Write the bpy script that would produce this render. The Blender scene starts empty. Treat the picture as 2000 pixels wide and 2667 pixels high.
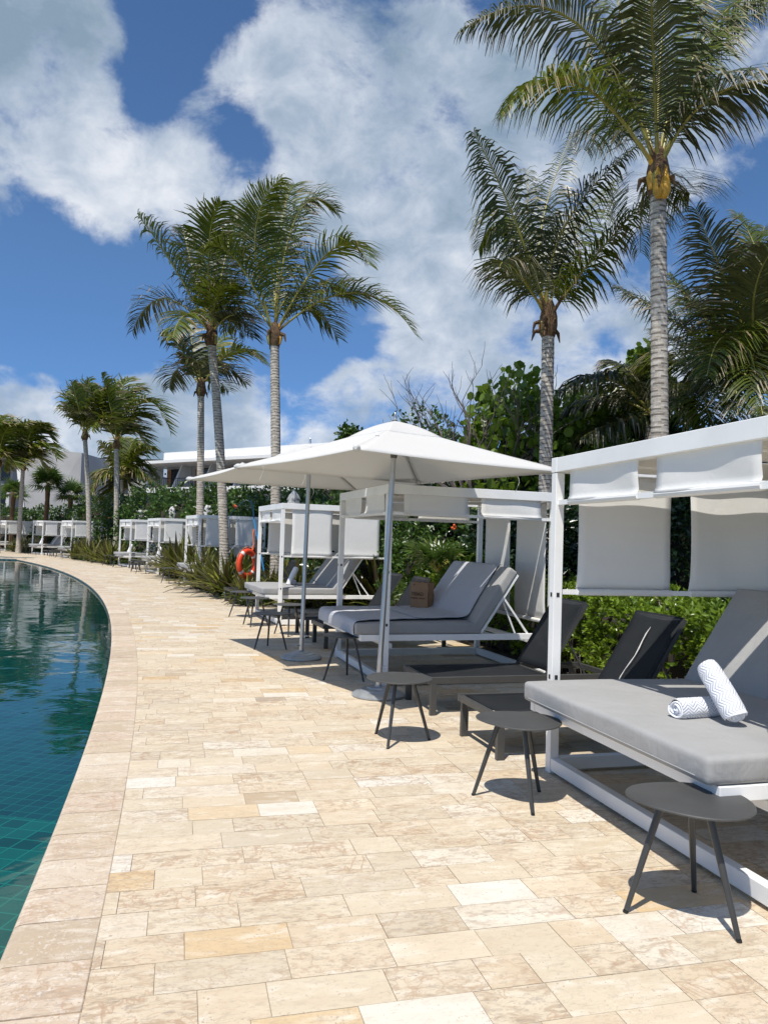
import bpy, bmesh, math, random
import numpy as np
from mathutils import Vector, Matrix
random.seed(7)
RNG = np.random.default_rng(11)
PI = math.pi
R = math.radians
scene = bpy.context.scene
COL = scene.collection

# ------------------------------------------------------------------ camera
F_PX = 2000.0; PW, PH = 2000.0, 2667.0; EYE = 1.58
pitch, roll = R(2.16), R(1.8)
FW = np.array([0, math.cos(pitch), math.sin(pitch)])
RT0 = np.array([1.0, 0, 0]); UP0 = np.cross(RT0, FW)
RT = math.cos(roll) * RT0 + math.sin(roll) * UP0
UP = -math.sin(roll) * RT0 + math.cos(roll) * UP0
cam_d = bpy.data.cameras.new("camera")
cam = bpy.data.objects.new("camera", cam_d); COL.objects.link(cam)
cam_d.sensor_fit = 'VERTICAL'; cam_d.sensor_height = 36; cam_d.lens = 36 * F_PX / PH
cam_d.clip_start = 0.05; cam_d.clip_end = 3000
m = Matrix.Identity(4)
for i in range(3):
    m[i][0] = RT[i]; m[i][1] = UP[i]; m[i][2] = -FW[i]
m[2][3] = EYE
cam.matrix_world = m
scene.camera = cam

def ray(x, y):
    return FW + (x - PW / 2) / F_PX * RT - (y - PH / 2) / F_PX * UP
def at(x, y, Y):
    """survey helper: photo point at distance Y -> world point"""
    d = ray(x, y); t = Y / d[1]
    return np.array([d[0] * t, Y, d[2] * t + EYE])
def gnd(x, y, z=0.0):
    d = ray(x, y); t = (z - EYE) / d[2]
    return np.array([d[0] * t, d[1] * t, z])
# the pool rim and the row of cabanas follow one big circle
CX, CY = -111.8, -26.1
def pol(r, deg, z=0.0):
    a = R(deg); return np.array([CX + r * math.cos(a), CY + r * math.sin(a), z])
def on_ring(px, r, ylo=3, yhi=90):
    """ground point on the ring of radius r seen at photo column px"""
    best = None
    for Y in np.linspace(ylo, yhi, 4000):
        p = at(px, 1400, Y); d = abs(math.hypot(p[0] - CX, p[1] - CY) - r)
        if best is None or d < best[0]: best = (d, p[0], Y)
    return np.array([best[1], best[2], 0.0])

# ------------------------------------------------------------------ tagging
def tag(o, label=None, cat=None, group=None, kind=None):
    if label: o['label'] = label
    if cat: o['category'] = cat
    if group: o['group'] = group
    if kind: o['kind'] = kind
    return o
def empty(name, loc=(0, 0, 0), rz=0.0, label=None, cat=None, group=None):
    o = bpy.data.objects.new(name, None); COL.objects.link(o)
    o.location = [float(v) for v in loc]; o.rotation_euler = (0, 0, rz); o.empty_display_size = 0.2
    return tag(o, label, cat, group)
def copy_tree(o, parent=None):
    c = o.copy(); COL.objects.link(c)
    if parent is not None: c.parent = parent
    for ch in [x for x in bpy.data.objects if x.parent == o]:
        copy_tree(ch, c)
    return c

# ------------------------------------------------------------------ mesh helpers
def mk(name, V, F, mats, parent=None, smooth=False, midx=None, tint=None, colr=None, uv=None):
    me = bpy.data.meshes.new(name)
    V = np.asarray(V, dtype=np.float32)
    if isinstance(F, np.ndarray) and F.ndim == 2:
        nf, k = F.shape
        me.vertices.add(len(V)); me.vertices.foreach_set('co', V.ravel())
        me.loops.add(nf * k); me.loops.foreach_set('vertex_index', F.astype(np.int32).ravel())
        me.polygons.add(nf)
        me.polygons.foreach_set('loop_start', np.arange(0, nf * k, k, dtype=np.int32))
        me.polygons.foreach_set('loop_total', np.full(nf, k, dtype=np.int32))
    else:
        me.from_pydata([tuple(map(float, v)) for v in V], [], [list(f) for f in F])
    if not isinstance(mats, (list, tuple)): mats = [mats]
    for mt in mats: me.materials.append(mt)
    n = len(me.polygons)
    if midx is not None: me.polygons.foreach_set('material_index', np.asarray(midx, dtype=np.int32))
    if tint is not None:
        a = me.attributes.new('tint', 'FLOAT', 'FACE'); a.data.foreach_set('value', np.asarray(tint, dtype=np.float32))
    if colr is not None:
        a = me.attributes.new('rnd', 'FLOAT_COLOR', 'FACE')
        c = np.ones((n, 4), dtype=np.float32); c[:, :3] = colr; a.data.foreach_set('color', c.ravel())
    if uv is not None:
        l = me.uv_layers.new(name='UVMap')
        vi = np.zeros(len(me.loops), dtype=np.int32); me.loops.foreach_get('vertex_index', vi)
        l.data.foreach_set('uv', np.asarray(uv, dtype=np.float32)[vi].ravel())
    me.update(calc_edges=True)
    me.validate()
    if smooth:
        me.polygons.foreach_set('use_smooth', np.ones(n, dtype=bool))
    o = bpy.data.objects.new(name, me); COL.objects.link(o)
    if parent is not None: o.parent = parent
    return o

def frame_from(d):
    d = np.asarray(d, float); d = d / (np.linalg.norm(d) + 1e-12)
    a = np.array([0, 0, 1.0]) if abs(d[2]) < 0.9 else np.array([1.0, 0, 0])
    s = np.cross(d, a); s /= np.linalg.norm(s); u = np.cross(s, d)
    return d, s, u
class MB:
    def __init__(s): s.V = []; s.F = []; s.M = []; s.n = 0
    def add(s, V, F, mi=0):
        s.V.extend([tuple(map(float, v)) for v in V]); s.F.extend([[i + s.n for i in f] for f in F])
        s.M.extend([mi] * len(F)); s.n += len(V); return s
    def box(s, c, d, rz=0.0, mi=0, bev=0.0):
        cx, cy, cz = c; hx, hy, hz = d[0] / 2, d[1] / 2, d[2] / 2
        ca, sa = math.cos(rz), math.sin(rz)
        if bev <= 0:
            P = [(-hx, -hy, -hz), (hx, -hy, -hz), (hx, hy, -hz), (-hx, hy, -hz), (-hx, -hy, hz), (hx, -hy, hz), (hx, hy, hz), (-hx, hy, hz)]
            Fs = [(0, 3, 2, 1), (4, 5, 6, 7), (0, 1, 5, 4), (1, 2, 6, 5), (2, 3, 7, 6), (3, 0, 4, 7)]
        else:
            bm = bmesh.new(); bmesh.ops.create_cube(bm, size=1)
            for v in bm.verts: v.co = (v.co.x * d[0], v.co.y * d[1], v.co.z * d[2])
            bmesh.ops.bevel(bm, geom=list(bm.edges), offset=bev, segments=2 if bev < 0.02 else 4, profile=0.5, affect='EDGES')
            P = [tuple(v.co) for v in bm.verts]; bm.verts.index_update()
            Fs = [[v.index for v in f.verts] for f in bm.faces]; bm.free()
        s.add([(cx + x * ca - y * sa, cy + x * sa + y * ca, cz + z) for x, y, z in P], Fs, mi); return s
    def beam(s, a, b, w, h, mi=0):
        a = np.array(a, float); b = np.array(b, float); d, sd, u = frame_from(b - a)
        P = []
        for p in (a, b):
            for (i, j) in ((-1, -1), (1, -1), (1, 1), (-1, 1)): P.append(p + sd * i * w / 2 + u * j * h / 2)
        s.add(P, [(0, 1, 2, 3), (7, 6, 5, 4), (0, 4, 5, 1), (1, 5, 6, 2), (2, 6, 7, 3), (3, 7, 4, 0)], mi); return s
    def tube(s, pts, rad, seg=10, cap=True, mi=0):
        pts = [np.array(p, float) for p in pts]; n = len(pts)
        if not hasattr(rad, '__len__'): rad = [rad] * n
        P = []; ref = None
        for i, p in enumerate(pts):
            d = pts[min(i + 1, n - 1)] - pts[max(i - 1, 0)]
            d = d / (np.linalg.norm(d) + 1e-12)
            if ref is None: _, sd, u = frame_from(d)
            else:
                sd = ref - d * np.dot(ref, d); sd /= np.linalg.norm(sd); u = np.cross(sd, d)
            ref = sd
            for k in range(seg):
                a = 2 * PI * k / seg; P.append(p + (sd * math.cos(a) + u * math.sin(a)) * rad[i])
        Fs = [(i * seg + k, i * seg + (k + 1) % seg, (i + 1) * seg + (k + 1) % seg, (i + 1) * seg + k) for i in range(n - 1) for k in range(seg)]
        if cap: Fs += [tuple(range(seg))[::-1], tuple((n - 1) * seg + k for k in range(seg))]
        s.add(P, Fs, mi); return s
    def lathe(s, prof, seg=24, c=(0, 0, 0), mi=0):
        P = []
        for r, z in prof:
            for k in range(seg):
                a = 2 * PI * k / seg; P.append((c[0] + r * math.cos(a), c[1] + r * math.sin(a), c[2] + z))
        n = len(prof)
        Fs = [(i * seg + k, i * seg + (k + 1) % seg, (i + 1) * seg + (k + 1) % seg, (i + 1) * seg + k) for i in range(n - 1) for k in range(seg)]
        Fs += [tuple(range(seg))[::-1], tuple((n - 1) * seg + k for k in range(seg))]
        s.add(P, Fs, mi); return s
    def build(s, name, mats, parent=None, smooth=False):
        o = mk(name, s.V, s.F, mats, parent, False, s.M)
        if smooth:
            for p in o.data.polygons: p.use_smooth = True
            try:
                o.data.set_sharp_from_angle(angle=R(35))
            except Exception: pass
        return o
def grid_slab(fn, nu, nv, th):
    """closed thin slab from fn(u,v)->point, offset along the normal by th"""
    top = np.array([[fn(i / nu, j / nv) for j in range(nv + 1)] for i in range(nu + 1)], float)
    du = np.gradient(top, axis=0); dv = np.gradient(top, axis=1)
    nn = np.cross(du, dv); nn /= (np.linalg.norm(nn, axis=2, keepdims=True) + 1e-9)
    bot = top - nn * th
    N = (nu + 1) * (nv + 1); idx = lambda i, j: i * (nv + 1) + j
    V = np.concatenate([top.reshape(-1, 3), bot.reshape(-1, 3)])
    F = []
    for i in range(nu):
        for j in range(nv):
            F.append((idx(i, j), idx(i + 1, j), idx(i + 1, j + 1), idx(i, j + 1)))
            F.append((N + idx(i, j + 1), N + idx(i + 1, j + 1), N + idx(i + 1, j), N + idx(i, j)))
    for i in range(nu):
        F.append((idx(i, 0), N + idx(i, 0), N + idx(i + 1, 0), idx(i + 1, 0)))
        F.append((idx(i + 1, nv), N + idx(i + 1, nv), N + idx(i, nv), idx(i, nv)))
    for j in range(nv):
        F.append((idx(0, j + 1), N + idx(0, j + 1), N + idx(0, j), idx(0, j)))
        F.append((idx(nu, j), N + idx(nu, j), N + idx(nu, j + 1), idx(nu, j + 1)))
    uv = [(i / nu, j / nv) for i in range(nu + 1) for j in range(nv + 1)] * 2
    return V, np.array(F), uv

# ------------------------------------------------------------------ materials
def lin(c): return tuple(((v / 255 / 12.92) if v / 255 <= 0.04045 else ((v / 255 + 0.055) / 1.055) ** 2.4) for v in c)
class NT:
    def __init__(s, name):
        s.mat = bpy.data.materials.new(name); s.mat.use_nodes = True
        s.t = s.mat.node_tree; s.t.nodes.clear()
        s.out = s.t.nodes.new('ShaderNodeOutputMaterial')
    def n(s, typ, **kw):
        x = s.t.nodes.new('ShaderNode' + typ)
        for k, v in kw.items():
            if hasattr(x, k) and not k.startswith('i_'): setattr(x, k, v)
        return x
    def l(s, a, b): s.t.links.new(a, b)
    def put(s, node, key, v):
        if isinstance(v, bpy.types.NodeSocket): s.l(v, node.inputs[key])
        else: node.inputs[key].default_value = v
    def math(s, op, a, b=0.0, c=0.0, clamp=False):
        x = s.n('Math', operation=op, use_clamp=clamp)
        s.put(x, 0, a); s.put(x, 1, b)
        if len(x.inputs) > 2: s.put(x, 2, c)
        return x.outputs[0]
    def mix(s, f, a, b, blend='MIX'):
        x = s.n('Mix', data_type='RGBA', blend_type=blend)
        s.put(x, 0, f)
        for k, v in ((6, a), (7, b)):
            if isinstance(v, tuple) and len(v) == 3: v = v + (1,)
            s.put(x, k, v)
        return x.outputs[2]
    def noise(s, vec, scale, detail=3, rough=0.55, w=None, dist=0.0):
        x = s.n('TexNoise')
        if w is not None: x.noise_dimensions = '4D'; s.put(x, 'W', w)
        if vec is not None: s.l(vec, x.inputs['Vector'])
        s.put(x, 'Scale', scale); s.put(x, 'Detail', detail); s.put(x, 'Roughness', rough); s.put(x, 'Distortion', dist)
        return x.outputs['Fac']
    def ramp(s, f, stops):
        x = s.n('ValToRGB'); e = x.color_ramp.elements
        while len(e) < len(stops): e.new(0.5)
        for k, (p, c) in enumerate(stops):
            e[k].position = p; e[k].color = (c + (1,)) if isinstance(c, tuple) else (c, c, c, 1)
        s.put(x, 0, f); return x.outputs[0]
    def vmath(s, op, a, b=(0, 0, 0)):
        x = s.n('VectorMath', operation=op)
        for k, v in ((0, a), (1, b)):
            if isinstance(v, bpy.types.NodeSocket): s.l(v, x.inputs[k])
            elif op == 'SCALE' and k == 1: pass
            else: x.inputs[k].default_value = v
        return x.outputs['Value'] if op in ('DISTANCE', 'LENGTH', 'DOT_PRODUCT') else x.outputs[0]
    def bump(s, h, strength=0.3, dist=0.01, normal=None):
        x = s.n('Bump'); s.put(x, 'Strength', strength); s.put(x, 'Distance', dist); s.l(h, x.inputs['Height'])
        if normal is not None: s.l(normal, x.inputs['Normal'])
        return x.outputs[0]
    def bsdf(s, color, rough=0.5, normal=None, metal=0.0, spec=0.5, **kw):
        x = s.n('BsdfPrincipled')
        if isinstance(color, tuple) and len(color) == 3: color = color + (1,)
        s.put(x, 'Base Color', color); s.put(x, 'Roughness', rough); s.put(x, 'Metallic', metal); s.put(x, 'Specular IOR Level', spec)
        if normal is not None: s.l(normal, x.inputs['Normal'])
        for k, v in kw.items(): s.put(x, k, v)
        return x.outputs[0]
    def finish(s, sh): s.l(sh, s.out.inputs['Surface']); return s.mat
    def coord(s, kind='Object'): return s.n('TexCoord').outputs[kind]
    def pos(s): return s.n('NewGeometry').outputs['Position']
    def attr(s, name, out='Fac'): return s.n('Attribute', attribute_name=name, attribute_type='GEOMETRY').outputs[out]

def simple(name, col, rough=0.5, var=0.12, scale=6, metal=0.0, spec=0.5, bumps=0.0, bscale=200):
    t = NT(name); c = t.coord('Object')
    f = t.noise(c, scale, 4)
    dark = tuple(v * (1 - var) for v in col); lite = tuple(min(1, v * (1 + var)) for v in col)
    cc = t.mix(t.ramp(f, [(0.3, 0.0), (0.7, 1.0)]), dark, lite)
    nm = t.bump(t.noise(c, bscale, 2), bumps, 0.002) if bumps else None
    return t.finish(t.bsdf(cc, rough, nm, metal, spec))

def fabric(name, col, trans=0.0, weave=600, streak=0.08, wr=0.25, rough=0.85):
    t = NT(name); c = t.coord('Object')
    sc = t.n('Mapping'); t.l(c, sc.inputs[0]); sc.inputs['Scale'].default_value = (60, 60, 4)
    f = t.noise(sc.outputs[0], 3, 3)
    f2 = t.noise(c, 2.5, 4, 0.6)
    cc = t.mix(t.math('MULTIPLY', f, 0.5), tuple(v * (1 - streak) for v in col), tuple(min(1, v * (1 + streak)) for v in col))
    cc = t.mix(t.ramp(f2, [(0.35, 0.0), (0.75, streak * 2.5)]), cc, tuple(v * 0.7 for v in col))
    wv = t.noise(c, weave, 1); big = t.noise(c, 7, 3, 0.5, dist=0.4)
    nm = t.bump(big, wr, 0.02); nm = t.bump(wv, 0.25, 0.0015, nm)
    sh = t.bsdf(cc, rough, nm, spec=0.2)
    if trans > 0:
        tr = t.n('BsdfTranslucent'); t.put(tr, 'Color', tuple(min(1, v * 1.0) for v in col) + (1,)); t.l(nm, tr.inputs['Normal'])
        mx = t.n('MixShader'); t.put(mx, 0, trans); t.l(sh, mx.inputs[1]); t.l(tr.outputs[0], mx.inputs[2]); sh = mx.outputs[0]
    return t.finish(sh)

def foliage(name, dark, lite, brown=None, rough=0.42, trans=0.25, spec=0.45):
    t = NT(name); a = t.attr('tint'); p = t.pos()
    stops = [(0.0, dark), (0.75, lite)]
    if brown: stops += [(0.93, lite), (0.985, brown)]
    c = t.ramp(a, stops)
    c = t.mix(t.ramp(t.noise(p, 1.3, 2), [(0.35, 0.0), (0.7, 0.45)]), c, tuple(v * 0.6 for v in dark))
    sh = t.bsdf(c, rough, spec=spec)
    tr = t.n('BsdfTranslucent'); cc = t.mix(0.5, c, tuple(min(1, v * 1.6) for v in lite)); t.l(cc, tr.inputs[0])
    mx = t.n('MixShader'); t.put(mx, 0, trans); t.l(sh, mx.inputs[1]); t.l(tr.outputs[0], mx.inputs[2])
    return t.finish(mx.outputs[0])

def stone_mat(name, coping=False):
    t = NT(name); p = t.pos(); rc = t.attr('rnd', 'Color')
    sep = t.n('SeparateColor'); t.l(rc, sep.inputs[0]); r1, r2, r3 = sep.outputs[0], sep.outputs[1], sep.outputs[2]
    w = t.math('MULTIPLY', r3, 37.0)
    rot = t.n('Mapping'); t.l(p, rot.inputs[0]); rot.inputs['Rotation'].default_value = (0, 0, R(-14.7)); P2 = rot.outputs[0]
    st = t.n('Mapping'); t.l(P2, st.inputs[0]); st.inputs['Scale'].default_value = (0.55, 1.5, 1); P3 = st.outputs[0]
    if coping:
        base = t.ramp(r1, [(0.0, (0.46, 0.365, 0.265)), (0.35, (0.55, 0.45, 0.33)), (0.7, (0.57, 0.445, 0.34)), (1.0, (0.62, 0.53, 0.41))])
    else:
        base = t.ramp(r1, [(0.0, (0.58, 0.50, 0.38)), (0.25, (0.64, 0.55, 0.41)), (0.5, (0.68, 0.575, 0.43)), (0.68, (0.62, 0.50, 0.35)), (0.80, (0.71, 0.64, 0.52)), (0.90, (0.75, 0.71, 0.63)), (0.93, (0.66, 0.50, 0.30)), (0.985, (0.62, 0.44, 0.24)), (1.0, (0.36, 0.31, 0.26))])
    # soft clouding inside each stone
    n1 = t.noise(P3, 5.5, 5, 0.6, w, 0.6)
    c = t.mix(t.ramp(n1, [(0.38, 0.0), (0.68, 0.75)]), base, t.mix(0.5, base, (0.50, 0.38, 0.24)))
    n1b = t.noise(P3, 9, 4, 0.6, t.math('ADD', w, 9.0), 0.5)
    c = t.mix(t.ramp(n1b, [(0.52, 0.0), (0.7, 0.6)]), c, (0.80, 0.74, 0.63))
    # brownish blotches and fine dark flecks
    n2 = t.noise(P3, 13, 6, 0.7, t.math('ADD', w, 3.0), 1.2)
    amt = t.math('MULTIPLY', t.ramp(n2, [(0.50, 0.0), (0.60, 1.0)]), t.math('MULTIPLY', r2, 0.72))
    c = t.mix(amt, c, (0.34, 0.22, 0.13))
    n3 = t.noise(P3, 34, 4, 0.75, t.math('ADD', w, 5.0), 0.8)
    c = t.mix(t.math('MULTIPLY', t.ramp(n3, [(0.525, 0.0), (0.61, 0.9)]), t.math('ADD', t.math('MULTIPLY', r2, 0.50), 0.18)), c, (0.27, 0.22, 0.18))
    n6 = t.noise(P2, 75, 3, 0.6, t.math('ADD', w, 11.0))
    c = t.mix(t.math('MULTIPLY', t.ramp(n6, [(0.60, 0.0), (0.66, 0.7)]), t.ramp(n1b, [(0.42, 0.15), (0.58, 1.0)])), c, (0.30, 0.20, 0.13))
    # thin meandering veins
    n4 = t.noise(P2, 2.6, 4, 0.6, t.math('ADD', w, 7.0), 1.0)
    vein = t.math('ABSOLUTE', t.math('SUBTRACT', n4, 0.5))
    c = t.mix(t.math('MULTIPLY', t.ramp(vein, [(0.0, 1.0), (0.014, 0.0)]), t.math('MULTIPLY', r2, 0.9)), c, (0.42, 0.27, 0.17))
    # general wear of the deck
    n5 = t.noise(p, 0.9, 4, 0.6)
    c = t.mix(t.ramp(n5, [(0.35, 0.0), (0.75, 0.22)]), c, (0.52, 0.42, 0.31))
    c = t.mix(1.0, c, (1.03, 1.03, 1.02), 'MULTIPLY')
    h = t.math('ADD', t.math('MULTIPLY', n3, 0.5 if not coping else 1.2), t.noise(P2, 90, 3, 0.7))
    if coping:
        sp = t.math('MULTIPLY', t.ramp(t.noise(p, 55, 4, 0.6), [(0.55, 0.0), (0.64, 1.0)]), t.ramp(t.noise(p, 7, 3), [(0.40, 0.08), (0.6, 0.5)]))
        c = t.mix(sp, c, (0.76, 0.70, 0.62))
    nm = t.bump(h, 0.22, 0.004)
    rough = t.math('ADD', 0.48 if not coping else 0.6, t.math('MULTIPLY', n1, 0.25))
    return t.finish(t.bsdf(c, rough, nm, spec=0.35))

def trunk_mat():
    t = NT('palm_bark'); p = t.coord('Object')
    st = t.n('Mapping'); t.l(p, st.inputs[0]); st.inputs['Scale'].default_value = (2.2, 2.2, 9)
    f = t.noise(st.outputs[0], 3.2, 5, 0.65, dist=0.5)
    c = t.ramp(f, [(0.3, (0.27, 0.225, 0.18)), (0.46, (0.46, 0.41, 0.345)), (0.62, (0.62, 0.565, 0.49))])
    ring = t.attr('tint')
    c = t.mix(t.ramp(ring, [(0.0, 0.0), (1.0, 0.75)]), c, (0.09, 0.075, 0.06))
    fib = t.n('Mapping'); t.l(p, fib.inputs[0]); fib.inputs['Scale'].default_value = (45, 45, 3)
    f2 = t.noise(fib.outputs[0], 2, 4, 0.7)
    c = t.mix(t.ramp(f2, [(0.5, 0.0), (0.72, 0.45)]), c, (0.16, 0.13, 0.105))
    nm = t.bump(t.math('ADD', f, f2), 0.5, 0.015)
    return t.finish(t.bsdf(c, 0.9, nm, spec=0.15))

M = {}
M['stone'] = stone_mat('cream_stone'); M['coping'] = stone_mat('coping_stone', True)
M['grout'] = simple('grout', (0.34, 0.285, 0.215), 0.95, 0.25, 4)
M['white'] = simple('white_powder_coat', (0.84, 0.835, 0.81), 0.38, 0.05, 3, bumps=0.05)
M['hole'] = simple('socket_black', (0.015, 0.015, 0.015), 0.7)
M['curtain'] = fabric('white_curtain', (0.88, 0.87, 0.84), 0.17, streak=0.04, wr=0.22)
M['roof_fab'] = fabric('roof_fabric', (0.72, 0.69, 0.62), 0.16, wr=0.15)
M['canopy'] = fabric('canopy_fabric', (0.80, 0.785, 0.75), 0.30, streak=0.03, wr=0.10)
M['mattress'] = fabric('grey_mattress', (0.40, 0.396, 0.385), 0.0, streak=0.20, wr=0.55, weave=420)
M['table'] = simple('slate_metal', (0.062, 0.062, 0.060), 0.5, 0.1, 8, bumps=0.12, bscale=500)
M['leg'] = simple('dark_leg_metal', (0.045, 0.047, 0.048), 0.4, 0.1)
M['lounger'] = simple('anthracite_metal', (0.060, 0.060, 0.058), 0.42, 0.1)
M['alu'] = simple('brushed_aluminium', (0.52, 0.53, 0.54), 0.34, 0.08, 5, metal=0.85)
M['galv'] = simple('galvanised_base', (0.42, 0.44, 0.45), 0.42, 0.22, 9, metal=0.55)
M['joint'] = simple('grey_plastic', (0.12, 0.115, 0.10), 0.6)
M['trunk'] = trunk_mat()
M['soil'] = simple('garden_soil', (0.10, 0.075, 0.05), 0.95, 0.5, 3, bumps=0.8, bscale=25)
def sling():
    t = NT('mesh_sling'); c = t.coord('Object')
    f = t.noise(c, 3, 3); col = t.mix(f, (0.010, 0.012, 0.014), (0.028, 0.030, 0.033))
    sh = t.bsdf(col, 0.75, t.bump(t.noise(c, 500, 1), 0.4, 0.002), spec=0.2)
    tr = t.n('BsdfTransparent'); mx = t.n('MixShader'); t.put(mx, 0, 0.10); t.l(sh, mx.inputs[1]); t.l(tr.outputs[0], mx.inputs[2])
    return t.finish(mx.outputs[0])
M['sling'] = sling()
M['palm_leaf'] = foliage('palm_leaflet', (0.026, 0.050, 0.006), (0.150, 0.180, 0.017), (0.34, 0.26, 0.14), rough=0.42, trans=0.24, spec=0.32)
M['palm_leaf_dry'] = foliage('palm_leaflet_worn', (0.024, 0.040, 0.010), (0.095, 0.105, 0.030), (0.38, 0.32, 0.23), rough=0.38, trans=0.16, spec=0.42)
M['rachis'] = simple('frond_stem', (0.30, 0.26, 0.05), 0.4, 0.3, 3)
M['fibre'] = simple('palm_fibre', (0.13, 0.075, 0.035), 0.9, 0.5, 14, bumps=0.8, bscale=60)
M['sheath'] = simple('orange_leaf_base', (0.62, 0.33, 0.03), 0.5, 0.35, 7)
M['hedge'] = foliage('hedge_leaf', (0.060, 0.125, 0.012), (0.27, 0.38, 0.035), (0.48, 0.46, 0.07), rough=0.30, trans=0.32, spec=0.55)
M['shrub'] = foliage('shrub_leaf', (0.020, 0.052, 0.010), (0.075, 0.145, 0.020), None, rough=0.36, trans=0.2)
M['grape'] = foliage('sea_grape_leaf', (0.045, 0.100, 0.012), (0.20, 0.30, 0.035), (0.30, 0.15, 0.05), rough=0.36, trans=0.34)
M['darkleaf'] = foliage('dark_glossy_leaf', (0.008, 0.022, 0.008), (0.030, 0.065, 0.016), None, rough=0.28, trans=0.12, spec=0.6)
M['spiky'] = foliage('bronze_strap_leaf', (0.060, 0.026, 0.018), (0.125, 0.155, 0.024), (0.40, 0.34, 0.06), rough=0.36, trans=0.22)
M['fanleaf'] = foliage('fan_palm_leaf', (0.035, 0.075, 0.012), (0.11, 0.19, 0.03), (0.3, 0.3, 0.12), rough=0.35, trans=0.25)
M['twig'] = simple('grey_twig', (0.105, 0.085, 0.075), 0.9, 0.3, 5)
M['limb_and_core'] = simple('dark_limb_and_shade_core', (0.03, 0.024, 0.016), 0.95, 0.4, 5)  # real limbs, and the dark cores that imitate shade inside the foliage
M['flower'] = simple('orange_red_flower', (0.75, 0.12, 0.03), 0.5)
M['concrete'] = simple('grey_render', (0.46, 0.45, 0.43), 0.85, 0.12, 0.35, bumps=0.2, bscale=8)
M['bwhite'] = simple('white_render', (0.80, 0.79, 0.76), 0.8, 0.05, 0.5)
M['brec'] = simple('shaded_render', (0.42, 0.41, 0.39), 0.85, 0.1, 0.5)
M['bglass'] = simple('dark_window_glass', (0.02, 0.024, 0.028), 0.08, 0.1)
M['shutter'] = simple('orange_timber', (0.40, 0.17, 0.06), 0.6, 0.25, 4)
M['orange'] = simple('orange_plastic', (0.80, 0.07, 0.02), 0.42, 0.12, 5)
M['band'] = simple('white_band', (0.75, 0.72, 0.68), 0.6)
M['rope'] = simple('orange_rope', (0.70, 0.20, 0.08), 0.8)
M['wood'] = simple('dark_stained_post', (0.055, 0.028, 0.018), 0.65, 0.4, 9, bumps=0.5, bscale=30)
M['blue'] = simple('blue_pole', (0.02, 0.28, 0.62), 0.35, 0.1)
M['hook'] = simple('dark_blue_hook', (0.01, 0.06, 0.12), 0.45)
M['paper'] = simple('kraft_paper', (0.30, 0.175, 0.095), 0.8, 0.12, 8, bumps=0.15, bscale=40)
M['ink'] = simple('dark_ink', (0.03, 0.015, 0.01), 0.8)
def towel(name, base, stripe, ku, kv):
    t = NT(name); uv = t.coord('UV'); sp = t.n('SeparateXYZ'); t.l(uv, sp.inputs[0])
    zig = t.math('PINGPONG', t.math('MULTIPLY', sp.outputs[0], ku), 1.0)
    v = t.math('ADD', t.math('MULTIPLY', sp.outputs[1], kv), t.math('MULTIPLY', zig, 1.6))
    s = t.math('PINGPONG', v, 0.5)
    f = t.ramp(s, [(0.16, 0.0), (0.34, 1.0)])
    c = t.mix(f, stripe, base)
    h = t.math('ADD', f, t.math('MULTIPLY', t.noise(t.coord('Object'), 260, 3), 0.6))
    nm = t.bump(h, 0.7, 0.004)
    return t.finish(t.bsdf(c, 0.95, nm, spec=0.1))
M['towel'] = towel('chevron_towel', (0.82, 0.82, 0.83), (0.56, 0.58, 0.64), 28.0, 52.0)
M['towel_flat'] = towel('chevron_towel_flat', (0.57, 0.58, 0.61), (0.46, 0.47, 0.51), 22.0, 70.0)
M['towel_plain'] = simple('white_towel', (0.80, 0.80, 0.82), 0.95, 0.05, bumps=0.3)

# pool tiles: measured against the grout pattern of the floor
def pool_mat(name, c0, c1, c2, grout):
    t = NT(name); p = t.pos()
    mp = t.n('Mapping'); t.l(p, mp.inputs[0]); mp.inputs['Rotation'].default_value = (0, 0, R(10.0))
    b = t.n('TexBrick'); t.l(mp.outputs[0], b.inputs['Vector'])
    b.offset = 0.0; b.squash = 1.0
    t.put(b, 'Scale', 1.0); t.put(b, 'Mortar Size', 0.006); t.put(b, 'Mortar Smooth', 0.3); t.put(b, 'Brick Width', 0.155); t.put(b, 'Row Height', 0.155); t.put(b, 'Bias', 0.0)
    t.put(b, 'Color1', (0, 0, 0, 1)); t.put(b, 'Color2', (1, 1, 1, 1)); t.put(b, 'Mortar', (0.5, 0.5, 0.5, 1))
    c = t.ramp(b.outputs['Color'], [(0.0, c0), (0.5, c1), (1.0, c2)])
    c = t.mix(t.ramp(t.noise(p, 1.1, 4, 0.6), [(0.3, 0.0), (0.7, 0.4)]), c, c0)
    c = t.mix(b.outputs['Fac'], c, grout)
    return t.finish(t.bsdf(c, 0.4))
M['pool_shallow'] = pool_mat('shallow_pool_tiles', (0.007, 0.060, 0.064), (0.012, 0.130, 0.130), (0.016, 0.150, 0.150), (0.035, 0.22, 0.215))
M['pool_deep'] = pool_mat('deep_pool_tiles', (0.004, 0.042, 0.058), (0.007, 0.072, 0.088), (0.010, 0.090, 0.108), (0.028, 0.17, 0.18))
M['pool_wall'] = pool_mat('pool_wall_tiles', (0.006, 0.035, 0.045), (0.012, 0.065, 0.075), (0.02, 0.09, 0.10), (0.05, 0.16, 0.17))
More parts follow.
